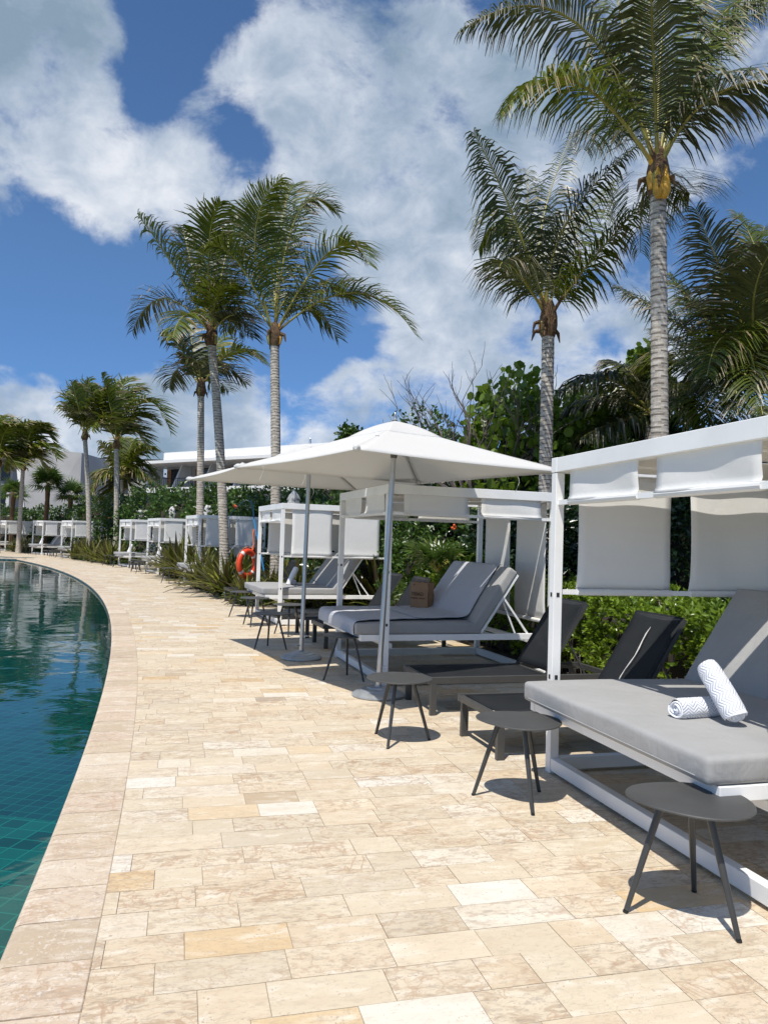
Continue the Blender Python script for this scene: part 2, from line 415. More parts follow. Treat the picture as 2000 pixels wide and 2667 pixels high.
def water():
    t = NT('pool_water'); p = t.pos()
    mp = t.n('Mapping'); t.l(p, mp.inputs[0]); mp.inputs['Scale'].default_value = (1.0, 1.0, 1.0)
    h = t.math('ADD', t.math('MULTIPLY', t.noise(mp.outputs[0], 1.5, 3, 0.5, dist=0.6), 1.0), t.math('MULTIPLY', t.noise(mp.outputs[0], 6.0, 3, 0.5), 0.10))
    calm = t.ramp(t.noise(p, 0.35, 2), [(0.35, 0.35), (0.65, 1.0)])
    nm = t.bump(t.math('MULTIPLY', h, calm), 0.24, 0.042)
    fr = t.n('Fresnel'); t.put(fr, 'IOR', 1.333); t.l(nm, fr.inputs['Normal'])
    tr = t.n('BsdfTransparent'); t.put(tr, 'Color', (0.40, 0.83, 0.75, 1))
    gl = t.n('BsdfGlossy'); t.put(gl, 'Roughness', 0.015); t.put(gl, 'Color', (1, 1, 1, 1)); t.l(nm, gl.inputs['Normal'])
    mx = t.n('MixShader'); t.l(fr.outputs[0], mx.inputs[0]); t.l(tr.outputs[0], mx.inputs[1]); t.l(gl.outputs[0], mx.inputs[2])
    return t.finish(mx.outputs[0])
M['water'] = water()

# ------------------------------------------------------------------ world and sun
SUN_AZ = (-0.38, -0.92)      # towards the sun, horizontally
SUN_EL = 63.0
w = bpy.data.worlds.new("World"); scene.world = w; w.use_nodes = True
t = NT.__new__(NT); t.t = w.node_tree; t.t.nodes.clear(); t.out = t.t.nodes.new('ShaderNodeOutputWorld')
sky = t.n('TexSky'); sky.sky_type = 'NISHITA'; sky.sun_disc = False
sky.sun_elevation = R(SUN_EL); sky.sun_rotation = math.atan2(SUN_AZ[0], SUN_AZ[1]) % (2 * PI)
sky.altitude = 10; sky.air_density = 1.0; sky.dust_density = 0.35; sky.ozone_density = 2.2
d = t.vmath('NORMALIZE', t.coord('Generated'))
sp = t.n('SeparateXYZ'); t.l(d, sp.inputs[0]); dz = sp.outputs[2]
den = t.math('ADD', t.math('MAXIMUM', dz, 0.0), 0.30)
inv = t.math('DIVIDE', 1.0, den)
pl = t.vmath('SCALE', d); t.l(inv, pl.node.inputs['Scale'])
blobs = [  # photo column, row, radius px, strength  (cloud banks + / clear gaps -)
    (120, 150, 480, 1.0), (250, 420, 220, 0.55), (60, 560, 160, 0.45), (190, 540, 150, 0.25), (-300, 300, 500, 0.9),
    (470, 40, 250, -1.2), (420, 300, 130, -0.7), (480, 190, 150, -0.6), (380, 120, 140, -0.4),
    (700, 200, 300, 0.75), (950, 420, 420, 0.9), (1150, 250, 420, 0.8), (600, 480, 240, 0.65), (640, 390, 130, -1.6), (330, 700, 130, 0.75), (440, 570, 190, 0.55),
    (560, 20, 120, -0.5), (950, 10, 150, -0.5), (1240, 60, 160, -0.3), (1000, 600, 280, 0.9), (1300, 550, 420, 0.7), (1600, 300, 500, 0.55), (1250, 330, 130, -0.15),
    (150, 800, 330, -1.2), (30, 900, 300, -0.9), (400, 850, 250, -1.0), (620, 700, 260, -0.3), (720, 820, 210, -0.9), (900, 770, 170, -0.5), (1060, 720, 120, -0.8), (830, 950, 130, -0.35), (950, 850, 130, -0.9), (30, 660, 200, -0.5),
    (1200, 820, 260, 0.9), (1080, 1000, 320, 1.2), (1450, 900, 300, 0.7), (820, 1070, 250, 1.3), (600, 1100, 250, 1.2), (400, 1100, 200, 1.0), (1550, 830, 130, -0.9), (1600, 1000, 300, 0.6),
    (60, 1030, 150, 1.3), (170, 1060, 110, 1.0), (0, 1130, 200, 0.9), (300, 1150, 160, 0.7), (230, 950, 120, -0.4), (1960, 620, 160, -0.9), (1850, 560, 140, -0.3), (1500, 130, 160, -0.5), (1900, 350, 300, 0.5), (1250, 0, 110, -0.5), (1500, 640, 200, 0.3)]
tot = None
warp = t.n('TexNoise'); t.l(pl, warp.inputs['Vector']); t.put(warp, 'Scale', 3.0); t.put(warp, 'Detail', 3.0)
wv = t.vmath('SUBTRACT', warp.outputs['Color'], (0.5, 0.5, 0.5)); ws = t.vmath('SCALE', wv); ws.node.inputs['Scale'].default_value = 0.16
dw = t.vmath('ADD', d, ws)
for (px, py, rr, am) in blobs:
    c = ray(px, py); c = c / np.linalg.norm(c)
    dist = t.vmath('DISTANCE', dw, tuple(float(v) for v in c))
    mr = t.n('MapRange', interpolation_type='SMOOTHSTEP'); t.put(mr, 0, dist); t.put(mr, 1, 0.0); t.put(mr, 2, rr / 2000.0 * 1.15); t.put(mr, 3, am); t.put(mr, 4, 0.0)
    tot = mr.outputs[0] if tot is None else t.math('ADD', tot, mr.outputs[0])
# gentle unbroken field away from the photographed part of the sky
dq = t.vmath('MULTIPLY', d, (1.0, 1.0, 1.35))
n1 = t.noise(dq, 3.0, 7, 0.60, dist=0.25)
n2 = t.noise(dq, 10.5, 6, 0.62, dist=0.25)
dens = t.math('ADD', t.math('MULTIPLY', t.math('SUBTRACT', n1, 0.5), 2.5), t.math('MULTIPLY', t.math('SUBTRACT', n2, 0.5), 1.9))
dens = t.math('ADD', dens, t.math('MULTIPLY', t.math('MINIMUM', t.math('MAXIMUM', tot, -1.0), 0.95), 0.63))
mask = t.n('MapRange', interpolation_type='SMOOTHSTEP'); t.put(mask, 0, dens); t.put(mask, 1, 0.0); t.put(mask, 2, 0.58)
shade = t.ramp(t.math('ADD', t.math('ADD', t.math('MULTIPLY', t.noise(dq, 4.2, 3, 0.55, dist=0.3), 0.72), t.math('MULTIPLY', t.noise(dq, 15.0, 5, 0.62, dist=0.3), 0.36)), t.math('MULTIPLY', dens, -0.10)),
               [(0.35, (0.27, 0.37, 0.47)), (0.45, (0.42, 0.51, 0.63)), (0.53, (0.60, 0.67, 0.77)), (0.63, (0.86, 0.89, 0.94))])
skyc = t.vmath('SCALE', sky.outputs[0]); skyc.node.inputs['Scale'].default_value = 0.105
skyc = t.mix(t.ramp(dz, [(0.0, 1.0), (0.34, 0.0)]), skyc, t.vmath('MULTIPLY', skyc, (0.50, 0.66, 0.95)))
skyc = t.vmath('MULTIPLY', skyc, (0.66, 0.89, 1.12))
fin = t.mix(t.math('MULTIPLY', mask.outputs[0], 0.93), skyc, shade)
bg = t.n('Background'); t.l(fin, bg.inputs[0]); t.put(bg, 'Strength', 1.0)
t.l(bg.outputs[0], t.out.inputs[0])
try:
    w.cycles.sampling_method = 'MANUAL'; w.cycles.sample_map_resolution = 512
except Exception: pass

sd = bpy.data.lights.new("sun", 'SUN'); sd.energy = 4.9; sd.angle = R(0.53); sd.color = (1.0, 0.955, 0.88)
so = bpy.data.objects.new("sun", sd); COL.objects.link(so)
h = math.hypot(*SUN_AZ); tosun = Vector((SUN_AZ[0] / h * math.cos(R(SUN_EL)), SUN_AZ[1] / h * math.cos(R(SUN_EL)), math.sin(R(SUN_EL))))
so.rotation_euler = (-tosun).to_track_quat('-Z', 'Y').to_euler(); so.location = (0, 0, 30)
scene.view_settings.view_transform = 'Standard'; scene.view_settings.look = 'None'
scene.view_settings.exposure = 0.0; scene.view_settings.gamma = 1.0
try: scene.cycles.max_bounces = 7; scene.cycles.transparent_max_bounces = 24
except Exception: pass

# ------------------------------------------------------------------ ground, pool, deck
R_IN, R_COP, R_BACK = 114.18, 114.51, 119.42
Y_FAR = 41.2
def ring_sheet(name, r0, r1, a0, a1, z, mat, step=0.5, nr=1):
    V = []; F = []
    n = int((a1 - a0) / step)
    for i in range(n + 1):
        a = a0 + (a1 - a0) * i / n
        for j in range(nr + 1): V.append(pol(r0 + (r1 - r0) * j / nr, a, z))
    k = nr + 1
    for i in range(n):
        for j in range(nr): F.append((i * k + j, i * k + j + 1, (i + 1) * k + j + 1, (i + 1) * k + j))
    o = mk(name, V, F, mat); tag(o, kind='structure'); return o
ring_sheet('ground', R_BACK - 0.3, 900, -60, 140, -0.03, M['soil'], 1.0, 8)
ring_sheet('deck_bedding', 114.30, R_BACK, -12, 60, -0.005, M['grout'], 0.5)
# far shore of the pool: the deck closes it off
V = []; F = []
far = [(-60, Y_FAR), (-19.2, Y_FAR)]
th_far = math.degrees(math.atan2(Y_FAR - CY, -19.35 - CX))
P = [np.array([-75, Y_FAR, -0.01]), np.array([-19.3, Y_FAR, -0.01])] + [pol(114.31, a, -0.01) for a in np.linspace(th_far, 62, 30)] + [np.array([-75, 80, -0.01])]
tag(mk('far_deck', P, [list(range(len(P)))], M['coping']), kind='structure')
# dark channel cut in the far deck
mb = MB(); mb.box((-24.2, 43.6, -0.004), (9.0, 0.9, 0.012)); tag(mb.build('water_channel', M['pool_wall']), kind='structure')
mb = MB(); mb.box((-40.0, Y_FAR - 0.02, -0.11), (41.6, 0.05, 0.17)); mb.box((-40, Y_FAR + 0.17, 0.01), (41.6, 0.44, 0.04), mi=1)
tag(mb.build('pool_far_edge', [M['pool_wall'], M['coping']]), kind='structure')

e1 = np.array([math.cos(R(14.7)), math.sin(R(14.7))]); e2 = np.array([-math.sin(R(14.7)), math.cos(R(14.7))])
W0, PITCH, GAP = 2.998, 0.2045, 0.0032
Cc = np.array([CX, CY])
PLANT = [(21.75, 24.75, 117.0), (26.35, 28.45, 117.35), (32.75, 37.0, 117.15), (41.5, 43.7, 117.3)]
def in_bed(x, y):
    r = math.hypot(x - CX, y - CY); a = math.degrees(math.atan2(y - CY, x - CX))
    return any(a0 < a < a1 and r > rr for a0, a1, rr in PLANT)
V = []; F = []; C3 = []
rr_ = random.Random(5)
for k in range(-45, 330):
    w0 = W0 + PITCH * k + GAP / 2; w1 = w0 + PITCH - GAP
    def s_at(rad, wv):
        c = Cc @ e2; h2 = rad * rad - (wv - c) ** 2
        return (Cc @ e1) + math.sqrt(h2) if h2 > 0 else None
    sa, sb = s_at(114.36, w0), s_at(114.36, w1); ea, eb = s_at(R_BACK, w0), s_at(R_BACK, w1)
    if None in (sa, sb, ea, eb): continue
    s0 = min(sa, sb); s1 = max(ea, eb)
    s = s0 - rr_.random() * 0.3; first = True
    while s < s1:
        L = rr_.choice([0.22, 0.30, 0.34, 0.38, 0.42, 0.46, 0.50]) * (0.9 + rr_.random() * 0.25)
        a, b = s + GAP / 2, s + L - GAP / 2; s += L
        if b <= s0 + 0.01: continue
        q = [(max(a, sa), w0), (min(b, ea), w0), (min(b, eb), w1), (max(a, sb), w1)]
        if q[1][0] - q[0][0] < 0.01 or q[2][0] - q[3][0] < 0.01: continue
        c = e1 * (a + b) / 2 + e2 * (w0 + w1) / 2
        if in_bed(c[0], c[1]): continue
        zt = rr_.uniform(-0.0012, 0.0012); n = len(V)
        top = [e1 * x + e2 * y for x, y in q]
        V += [(p[0], p[1], zt) for p in top] + [(p[0], p[1], -0.010) for p in top]
        fs = [(0, 1, 2, 3)] if k > 60 else [(0, 1, 2, 3), (0, 4, 5, 1), (1, 5, 6, 2), (2, 6, 7, 3), (3, 7, 4, 0)]
        rc = (rr_.random(), rr_.random(), rr_.random())
        for f in fs: F.append([n + i for i in f]); C3.append(rc)
deck = mk('pool_deck', V, F, M['stone'], colr=np.array(C3)); tag(deck, kind='structure')

# rounded coping stones along the rim
V = []; F = []; C3 = []
a = -8.0
while a < th_far + 0.35:
    L = 0.158 * (1 + rr_.uniform(-0.12, 0.12)); g_ = 0.0018
    prof = [(R_IN + 0.012, -0.05), (R_IN + 0.001, -0.040), (R_IN - 0.002, -0.020), (R_IN + 0.006, -0.006), (R_IN + 0.022, 0.002), (R_IN + 0.05, 0.0045), (R_COP - 0.004, 0.0045), (R_COP, 0.001), (R_COP, -0.01)]
    n = len(V); dz_ = rr_.uniform(-0.0012, 0.0012)
    for aa in (a + g_, a + L - g_):
        for r_, z_ in prof: V.append(pol(r_, aa, z_ + dz_))
    K = len(prof); rc = (rr_.random(), rr_.random() * 0.8, rr_.random())
    for i in range(K - 1): F.append((n + i, n + i + 1, n + K + i + 1, n + K + i)); C3.append(rc)
    F.append([n + i for i in range(K)][::-1]); C3.append(rc); F.append([n + K + i for i in range(K)]); C3.append(rc)
    a += L
tag(mk('pool_coping', V, F, M['coping'], colr=np.array(C3)), kind='structure')

# pool shell and water
V = []; F = []
aa = np.arange(-12, th_far + 0.51, 0.25)
for i, a in enumerate(aa):
    V += [pol(R_IN + 0.012, a, -0.03), pol(R_IN + 0.012, a, -1.6)]
    if i: F.append((2 * i - 2, 2 * i, 2 * i + 1, 2 * i - 1))
tag(mk('pool_wall', V, F, M['pool_wall']), kind='structure')
def region(name, pts, z, mat):
    o = mk(name, [(p[0], p[1], z) for p in pts], [list(range(len(pts)))], mat); return tag(o, kind='structure')
rim = [pol(R_IN + 0.008, a)[:2] for a in np.linspace(-12, th_far, 120)]
region('water', [(-75, -45), ] + [tuple(p) for p in rim] + [(-75, Y_FAR)], -0.075, M['water'])
region('pool_floor', [(-75, -45), ] + [tuple(p) for p in rim] + [(-75, Y_FAR)], -1.02, M['pool_deep'])
# shallow shelf in front, with its riser
sx, sy = -2.60, 5.70; dx, dy = math.cos(R(-11.4)), math.sin(R(-11.4))
edge = lambda k: (sx + dx * k, sy + dy * k)
rim2 = [pol(R_IN + 0.006, a)[:2] for a in np.linspace(-12, 16.3, 60)]
ok = [p for p in rim2 if (p[0] - sx) * (-dy) + (p[1] - sy) * dx < 0]
V = [(-75, -45, -0.52)] + [(p[0], p[1], -0.52) for p in ok] + [(*edge(0.75), -0.52), (*edge(-70), -0.52)]
n = len(V); V += [(*edge(0.75), -1.0), (*edge(-70), -1.0)]
tag(mk('pool_shelf', V, [list(range(n)), [n - 2, n, n + 1, n - 1]], M['pool_shallow']), kind='structure')

# ------------------------------------------------------------------ cabanas
HW = 1.05      # half width of the square frame
def rbox_obj(name, c, d, bev, mat, parent, rot=None, noise=0.0):
    """soft cushion: bevelled, subdivided box with slight unevenness"""
    bm = bmesh.new(); bmesh.ops.create_cube(bm, size=1)
    for v in bm.verts: v.co = (v.co.x * d[0], v.co.y * d[1], v.co.z * d[2])
    bmesh.ops.bevel(bm, geom=list(bm.edges), offset=bev, segments=4, profile=0.6, affect='EDGES')
    bmesh.ops.subdivide_edges(bm, edges=[e for e in bm.edges if e.calc_length() > 0.3], cuts=14, use_grid_fill=True)
    for v in bm.verts:
        x, y, z = v.co
        puff = (1 - abs(2 * x / d[0]) ** 3) * (1 - abs(2 * y / d[1]) ** 3)
        k = noise * (math.sin(x * 5.1 + y * 3) + math.sin(y * 7.3 - x * 2.2 + 1))
        if z > 0: v.co.z += puff * 0.018 + k
        if abs(abs(2 * y / d[1]) - 1) < 0.02: v.co.y += math.copysign(noise * 2 * math.sin(x * 9), y)
    Mx = Matrix.Translation(Vector(c)) @ (rot.to_4x4() if rot else Matrix.Identity(4))
    bmesh.ops.transform(bm, matrix=Mx, verts=bm.verts)
    me = bpy.data.meshes.new(name); bm.to_mesh(me); bm.free(); me.materials.append(mat)
    me.polygons.foreach_set('use_smooth', np.ones(len(me.polygons), dtype=bool))
    o = bpy.data.objects.new(name, me); COL.objects.link(o); o.parent = parent; return o

def side_xy(side, s, off=0.0):
    """point on one of the four sides; s runs 0..2.1 from the corner nearer the pool / nearer the camera"""
    q = HW - 0.033 - off
    if side == 'front': return (-q, HW - s)
    if side == 'back': return (q, HW - s)
    if side == 'far': return (-HW + s, q)
    return (-HW + s, -q)       # 'near'
def curtain(side, s0, s1, z0, root, seed, bulge=0.03, torn=0.0):
    rr = random.Random(seed); ph = rr.random() * 6
    z1 = 2.115
    w_ = s1 - s0; Hh = z1 - z0
    sg = {'front': -1, 'back': 1, 'far': 1, 'near': -1}[side]
    def fn(u, v):
        hug = 0.012 * math.sin(PI * v) * (1 if Hh > 0.4 else 0.2)          # hems pull in slightly
        s = s0 + hug + (w_ - 2 * hug) * u + torn * (1 - v) * (u - 0.5) * 0.1
        z = z0 + Hh * v
        off = -sg * 0 + 0.0035 * math.sin(u * 7 + ph + v * 3) + 0.005 * math.sin(v * 3.1 + ph * 2 + u * 3)
        if v < 0.12: off -= 0.016 * (1 - v / 0.12)
        x, y = side_xy(side, s, off - 0.006)
        return (x, y, z)
    V, F, uv = grid_slab(fn, 12, 14, 0.004)
    o = mk('curtain', V, F, M['curtain'], root, smooth=True, uv=uv); return o
def rail(side, z, root, wr=0.030):
    mb = MB(); a = side_xy(side, 0.06); b = side_xy(side, 2.04)
    mb.beam((a[0], a[1], z), (b[0], b[1], z), wr, 0.034)
    return mb.build('curtain_rail', M['white'], root)
def hem(side, s0, s1, z, root):
    mb = MB(); a = side_xy(side, s0); b = side_xy(side, s1)
    mb.tube([(a[0], a[1], z), (b[0], b[1], z)], 0.024, 10)
    return mb.build('curtain_hem', M['curtain'], root, smooth=True)
PANELS = [(0.20, 0.97), (1.13, 1.90)]
def make_cabana(name, loc, rz, sides, seed, label, xh=0.12, group='white cabanas with daybeds'):
    root = empty(name, loc, rz, label, 'cabana', group)
    for sx_ in (-1, 1):
        for sy_ in (-1, 1):
            mb = MB(); mb.box((sx_ * (HW - 0.033), sy_ * (HW - 0.033), 1.05), (0.066, 0.066, 2.10), bev=0.004)
            if sx_ < 0:
                for zz in (1.24, 0.665, 0.60):
                    if zz == 0.60: continue
                    mb.box((sx_ * (HW - 0.033) - 0.030, sy_ * (HW - 0.033), zz), (0.010, 0.022, 0.030), mi=1)
                    mb.box((sx_ * (HW - 0.033), sy_ * (HW - 0.033) - 0.030, zz), (0.022, 0.010, 0.030), mi=1)
            mb.build('post', [M['white'], M['hole']], root)
    mb = MB(); q = HW - 0.0
    for s_ in (-1, 1):
        mb.box((0, s_ * (HW - 0.033), 2.155), (2 * HW + 0.006, 0.074, 0.105), bev=0.004)
        mb.box((s_ * (HW - 0.033), 0, 2.1545), (0.071, 2 * HW - 0.152, 0.102), bev=0.004)
    mb.build('roof_frame', M['white'], root)
    mb = MB()
    for s_ in (-1, 1):
        mb.box((0, s_ * (HW - 0.034), 0.065), (2 * HW - 0.136, 0.060, 0.085), bev=0.004)
        mb.box((s_ * (HW - 0.034), 0, 0.065), (0.060, 2 * HW - 0.136, 0.085), bev=0.004)
    for sx_ in (-1, 1):
        for sy_ in (-1, 1): mb.box((sx_ * (HW - 0.034), sy_ * (HW - 0.034), 0.0055), (0.05, 0.05, 0.011), mi=1)
    mb.build('base_frame', [M['white'], M['hole']], root)
    # two strips of roof cloth with a gap between them and along the beams
    for (y0, y1) in ((-0.93, -0.05), (0.05, 0.93)):
        fn = lambda u, v, y0=y0, y1=y1: (-0.955 + 1.91 * u, y0 + (y1 - y0) * v, 2.135 - 0.030 * math.sin(PI * u) * (0.4 + 0.6 * math.sin(PI * v)) + 0.004 * math.sin(u * 14 + seed))
        V, F, uv = grid_slab(fn, 16, 8, 0.004); mk('roof_cloth', V, F[:, ::-1], M['roof_fab'], root, smooth=True)
    mb = MB()
    for xx in (-0.955, 0.955): mb.beam((xx, -1.0, 2.125), (xx, 1.0, 2.125), 0.03, 0.03)
    for yy in (-0.5, 0.5): mb.tube([(-0.96, yy, 2.116), (0.96, yy, 2.116)], 0.012, 8)
    mb.build('roof_bar', M['white'], root)
    k = 0
    for side, z0 in sides.items():
        if z0 is None: continue
        rail(side, z0, root)
        for (a_, b_) in PANELS:
            k += 1; curtain(side, a_, b_, z0 + 0.01, root, seed * 10 + k); hem(side, a_, b_, z0, root)
    # bed
    mb = MB(); xf = -HW - 0.21
    for s_ in (-1, 1): mb.box(((xf + 1.0) / 2, s_ * 0.86, 0.505), (1.0 - xf, 0.05, 0.070), bev=0.004)
    for xx in (xf + 0.03, -0.35, 0.35): mb.box((xx, 0, 0.504), (0.05, 1.665, 0.060), bev=0.003)
    for xx in (-HW + 0.10, HW - 0.10):
        mb.box((xx, 0, 0.428), (0.05, 2 * HW - 0.14, 0.05), bev=0.003)
    mb.build('bed_frame', M['white'], root)
    x0 = -HW - 0.27; x1 = xh
    mt = rbox_obj('mattress', ((x0 + x1) / 2, 0, 0.604), (x1 - x0, 1.76, 0.126), 0.033, M['mattress'], root, noise=0.0022)
    m2 = MB()
    for s_ in (-1, 1):
        yy = s_ * 0.8815; m2.tube([(x0 + 0.55, yy, 0.585), (x0 + 0.9, yy, 0.583), (x1 - 0.08, yy, 0.585)], 0.0035, 6)
    m2.tube([(x0 - 0.0015, -0.80, 0.568), (x0 - 0.0015, 0, 0.567), (x0 - 0.0015, 0.80, 0.568)], 0.003, 6)
    m2.build('seam', M['mattress'], mt, smooth=True)
    ang = R(56); L = 0.84
    hx, hz = x1 - 0.015, 0.555
    u_ = Vector((math.cos(ang), 0, math.sin(ang))); n_ = Vector((-math.sin(ang), 0, math.cos(ang)))
    c = Vector((hx, 0, hz)) + u_ * (L / 2) + n_ * 0.068
    rot = Matrix(((u_.x, 0, n_.x), (0, 1, 0), (u_.z, 0, n_.z)))
    rbox_obj('back_cushion', c, (L, 1.76, 0.126), 0.033, M['mattress'], root, rot, noise=0.002)
    mb = MB()
    for s_ in (-1, 1):
        a = Vector((hx, s_ * 0.85, hz)) - n_ * 0.012; b = a + u_ * (L - 0.02); mb.beam(a, b, 0.035, 0.03)
        m_ = a + u_ * 0.50; mb.beam(m_, (m_.x + 0.34, s_ * 0.85, 0.52), 0.022, 0.022)
        mb.beam((m_.x, s_ * 0.80, m_.z), (m_.x + 0.22, s_ * 0.80, 0.46), 0.018, 0.018)
    b1 = Vector((hx, -0.83, hz)) + u_ * (L - 0.04) - n_ * 0.012; b2 = b1 + Vector((0, 1.66, 0)); mb.beam(b1, b2, 0.03, 0.03)
    mb.build('back_support', M['white'], root)
    return root
def bed_pt(root_loc, rz, x, y, z):
    c, s = math.cos(rz), math.sin(rz)
    return (root_loc[0] + x * c - y * s, root_loc[1] + x * s + y * c, z)
def cab_place(th_left, r_front):
    """centre and rotation of a cabana whose front-left post stands at (r_front, th_left)"""
    th = th_left - math.degrees(HW / r_front); a = R(th)
    c = pol(r_front + HW - 0.02, th); return c, a

C1, A1 = cab_place(15.61, 117.33)
c1root = make_cabana('cabana', C1, A1, {'front': 1.89, 'far': 1.26, 'near': 1.89, 'back': 1.89}, 1, 'nearest white cabana with a grey daybed and two rolled chevron towels', xh=0.03)
c1root.scale = (1, 1.06, 1); c1root.location = pol(math.hypot(C1[0]-CX, C1[1]-CY), math.degrees(math.atan2(C1[1]-CY, C1[0]-CX)) - math.degrees(0.063 / 118.4))
C2_, A2 = cab_place(18.17, 117.05)
make_cabana('cabana', C2_, A2, {'front': 1.89, 'near': 1.89, 'far': 1.89, 'back': 0.68}, 2, 'white cabana whose daybed carries spread towels and a brown paper bag', xh=0.20)
C3_, A3 = cab_place(20.98, 117.0)
make_cabana('cabana', C3_, A3, {'front': 1.89, 'near': 1.25, 'far': 1.25, 'back': None}, 3, 'white cabana beside the orange lifebuoy, its near side curtains let down')
proto = None
FARC = [(26.06, 117.2, 'white cabana standing behind the thick leaning palm trunk, left of the lifebuoy'), (29.69, 117.4, 'white cabana right of the long bed of spiky plants, second of its close pair'),
        (32.46, 117.5, 'white cabana at the right end of the long spiky plant bed, left of its pair'), (38.19, 117.5, 'white cabana left of the long spiky plant bed, a thin palm trunk before its curtains'),
        (41.16, 117.5, 'white cabana left of the one crossed by a palm trunk, pale towels on its bed'), (44.95, 117.5, 'farthest white cabana at the left edge, partly behind a leaning palm trunk')]
far_places = []
for i, (th, rf, lab) in enumerate(FARC):
    c, a = cab_place(th, rf); far_places.append((c, a))
    if proto is None:
        proto = make_cabana('cabana', c, a, {'front': 1.89, 'near': 1.25, 'far': 1.25, 'back': 1.7}, 9, lab); r = proto
    else:
        r = copy_tree(proto); r.location = c; r.rotation_euler = (0, 0, a); r['label'] = lab

# ------------------------------------------------------------------ side tables
def make_table(loc, rz, kind, label, sr=0.0):
    root = empty('side_table', loc, rz, label, 'side table', 'dark side tables on the deck')
    n = 56; ring = []
    for i in range(n):
        a = 2 * PI * i / n
        if kind == 0: r_ = 0.262
        else: r_ = 0.252 * (1 + 0.075 * math.cos(a) + 0.055 * math.cos(2 * a) - 0.045 * math.cos(3 * a))
        ring.append((r_ * math.cos(a + sr), r_ * math.sin(a + sr)))
    V = []; prof = [(0.97, 0.488), (1.0, 0.491), (1.0, 0.497), (0.985, 0.5)]
    for k_, z in prof: V += [(x * k_, y * k_, z) for x, y in ring]
    F = [(j * n + i, j * n + (i + 1) % n, (j + 1) * n + (i + 1) % n, (j + 1) * n + i) for j in range(3) for i in range(n)]
    F += [list(range(n))[::-1], [3 * n + i for i in range(n)]]
    mk('table_top', V, F, M['table'], root)
    for q in range(3):
        a = 2 * PI * q / 3 + 0.35
        mb = MB(); ct, st_ = math.cos(a), math.sin(a)
        mb.tube([(0.105 * ct, 0.105 * st_, 0.489), (0.182 * ct, 0.182 * st_, 0.25), (0.256 * ct, 0.256 * st_, 0.012)], [0.0165, 0.0145, 0.0115], 12)
        lg = mb.build('leg', M['leg'], root, smooth=True)
        m2 = MB(); m2.tube([(0.258 * ct, 0.258 * st_, 0.010), (0.260 * ct, 0.260 * st_, 0.0)], 0.0118, 12); m2.build('foot_cap', M['hole'], lg)
    return root
make_table((1.362, 3.40, 0), R(40), 1, 'dark pebble-topped side table tucked under the nearest daybed', R(-55))
make_table((0.865, 4.82, 0), R(24), 1, "dark pebble-topped side table at the left corner of the nearest daybed", R(-50))
make_table((0.165, 6.16, 0), R(-8), 0, 'dark side table alone on the sunny deck in front of the nearer umbrella base')
t_proto = make_table((-0.385, 8.79, 0), R(67), 0, 'dark side table at the near corner of the daybed with the paper bag')
def put_table(p, rz, label):
    r = copy_tree(t_proto); r.location = (float(p[0]), float(p[1]), 0); r.rotation_euler = (0, 0, rz); r['label'] = label; return r
put_table((-1.57, 11.02), 1.47, "dark side table at the shaded tip of the farther umbrella's shadow")
put_table((-1.50, 12.62), 0.3, 'dark side table half hidden behind the table at the tip of the umbrella shadow')
put_table((-2.25, 13.75), 2.2, "dark side table at the pool-side corner of the lifebuoy cabana's daybed")
put_table((-2.72, 15.20), 0.9, 'dark side table just left of the lifebuoy cabana, against the spiky plants')
put_table((-6.85, 24.8), 0.5, 'dark side table in front of the plants left of the lifebuoy, nearest the pool')
put_table((-6.20, 24.1), 1.9, 'dark side table partly behind leaves, right beside another left of the lifebuoy')
for i in (1, 2, 3, 4):
    c, a = far_places[i]
    nm = {1: 'the close pair\'s right cabana', 2: 'the close pair\'s left cabana', 3: 'the cabana behind a thin trunk', 4: 'the far cabana with towels'}[i]
    for j, (x, y) in enumerate(((-1.55, -0.75), (-1.55, 0.80))):
        p = bed_pt(c, a, x, y, 0)
        put_table(p, i + j, 'distant dark side table, %s front corner of %s' % ('near' if j == 0 else 'far', nm))

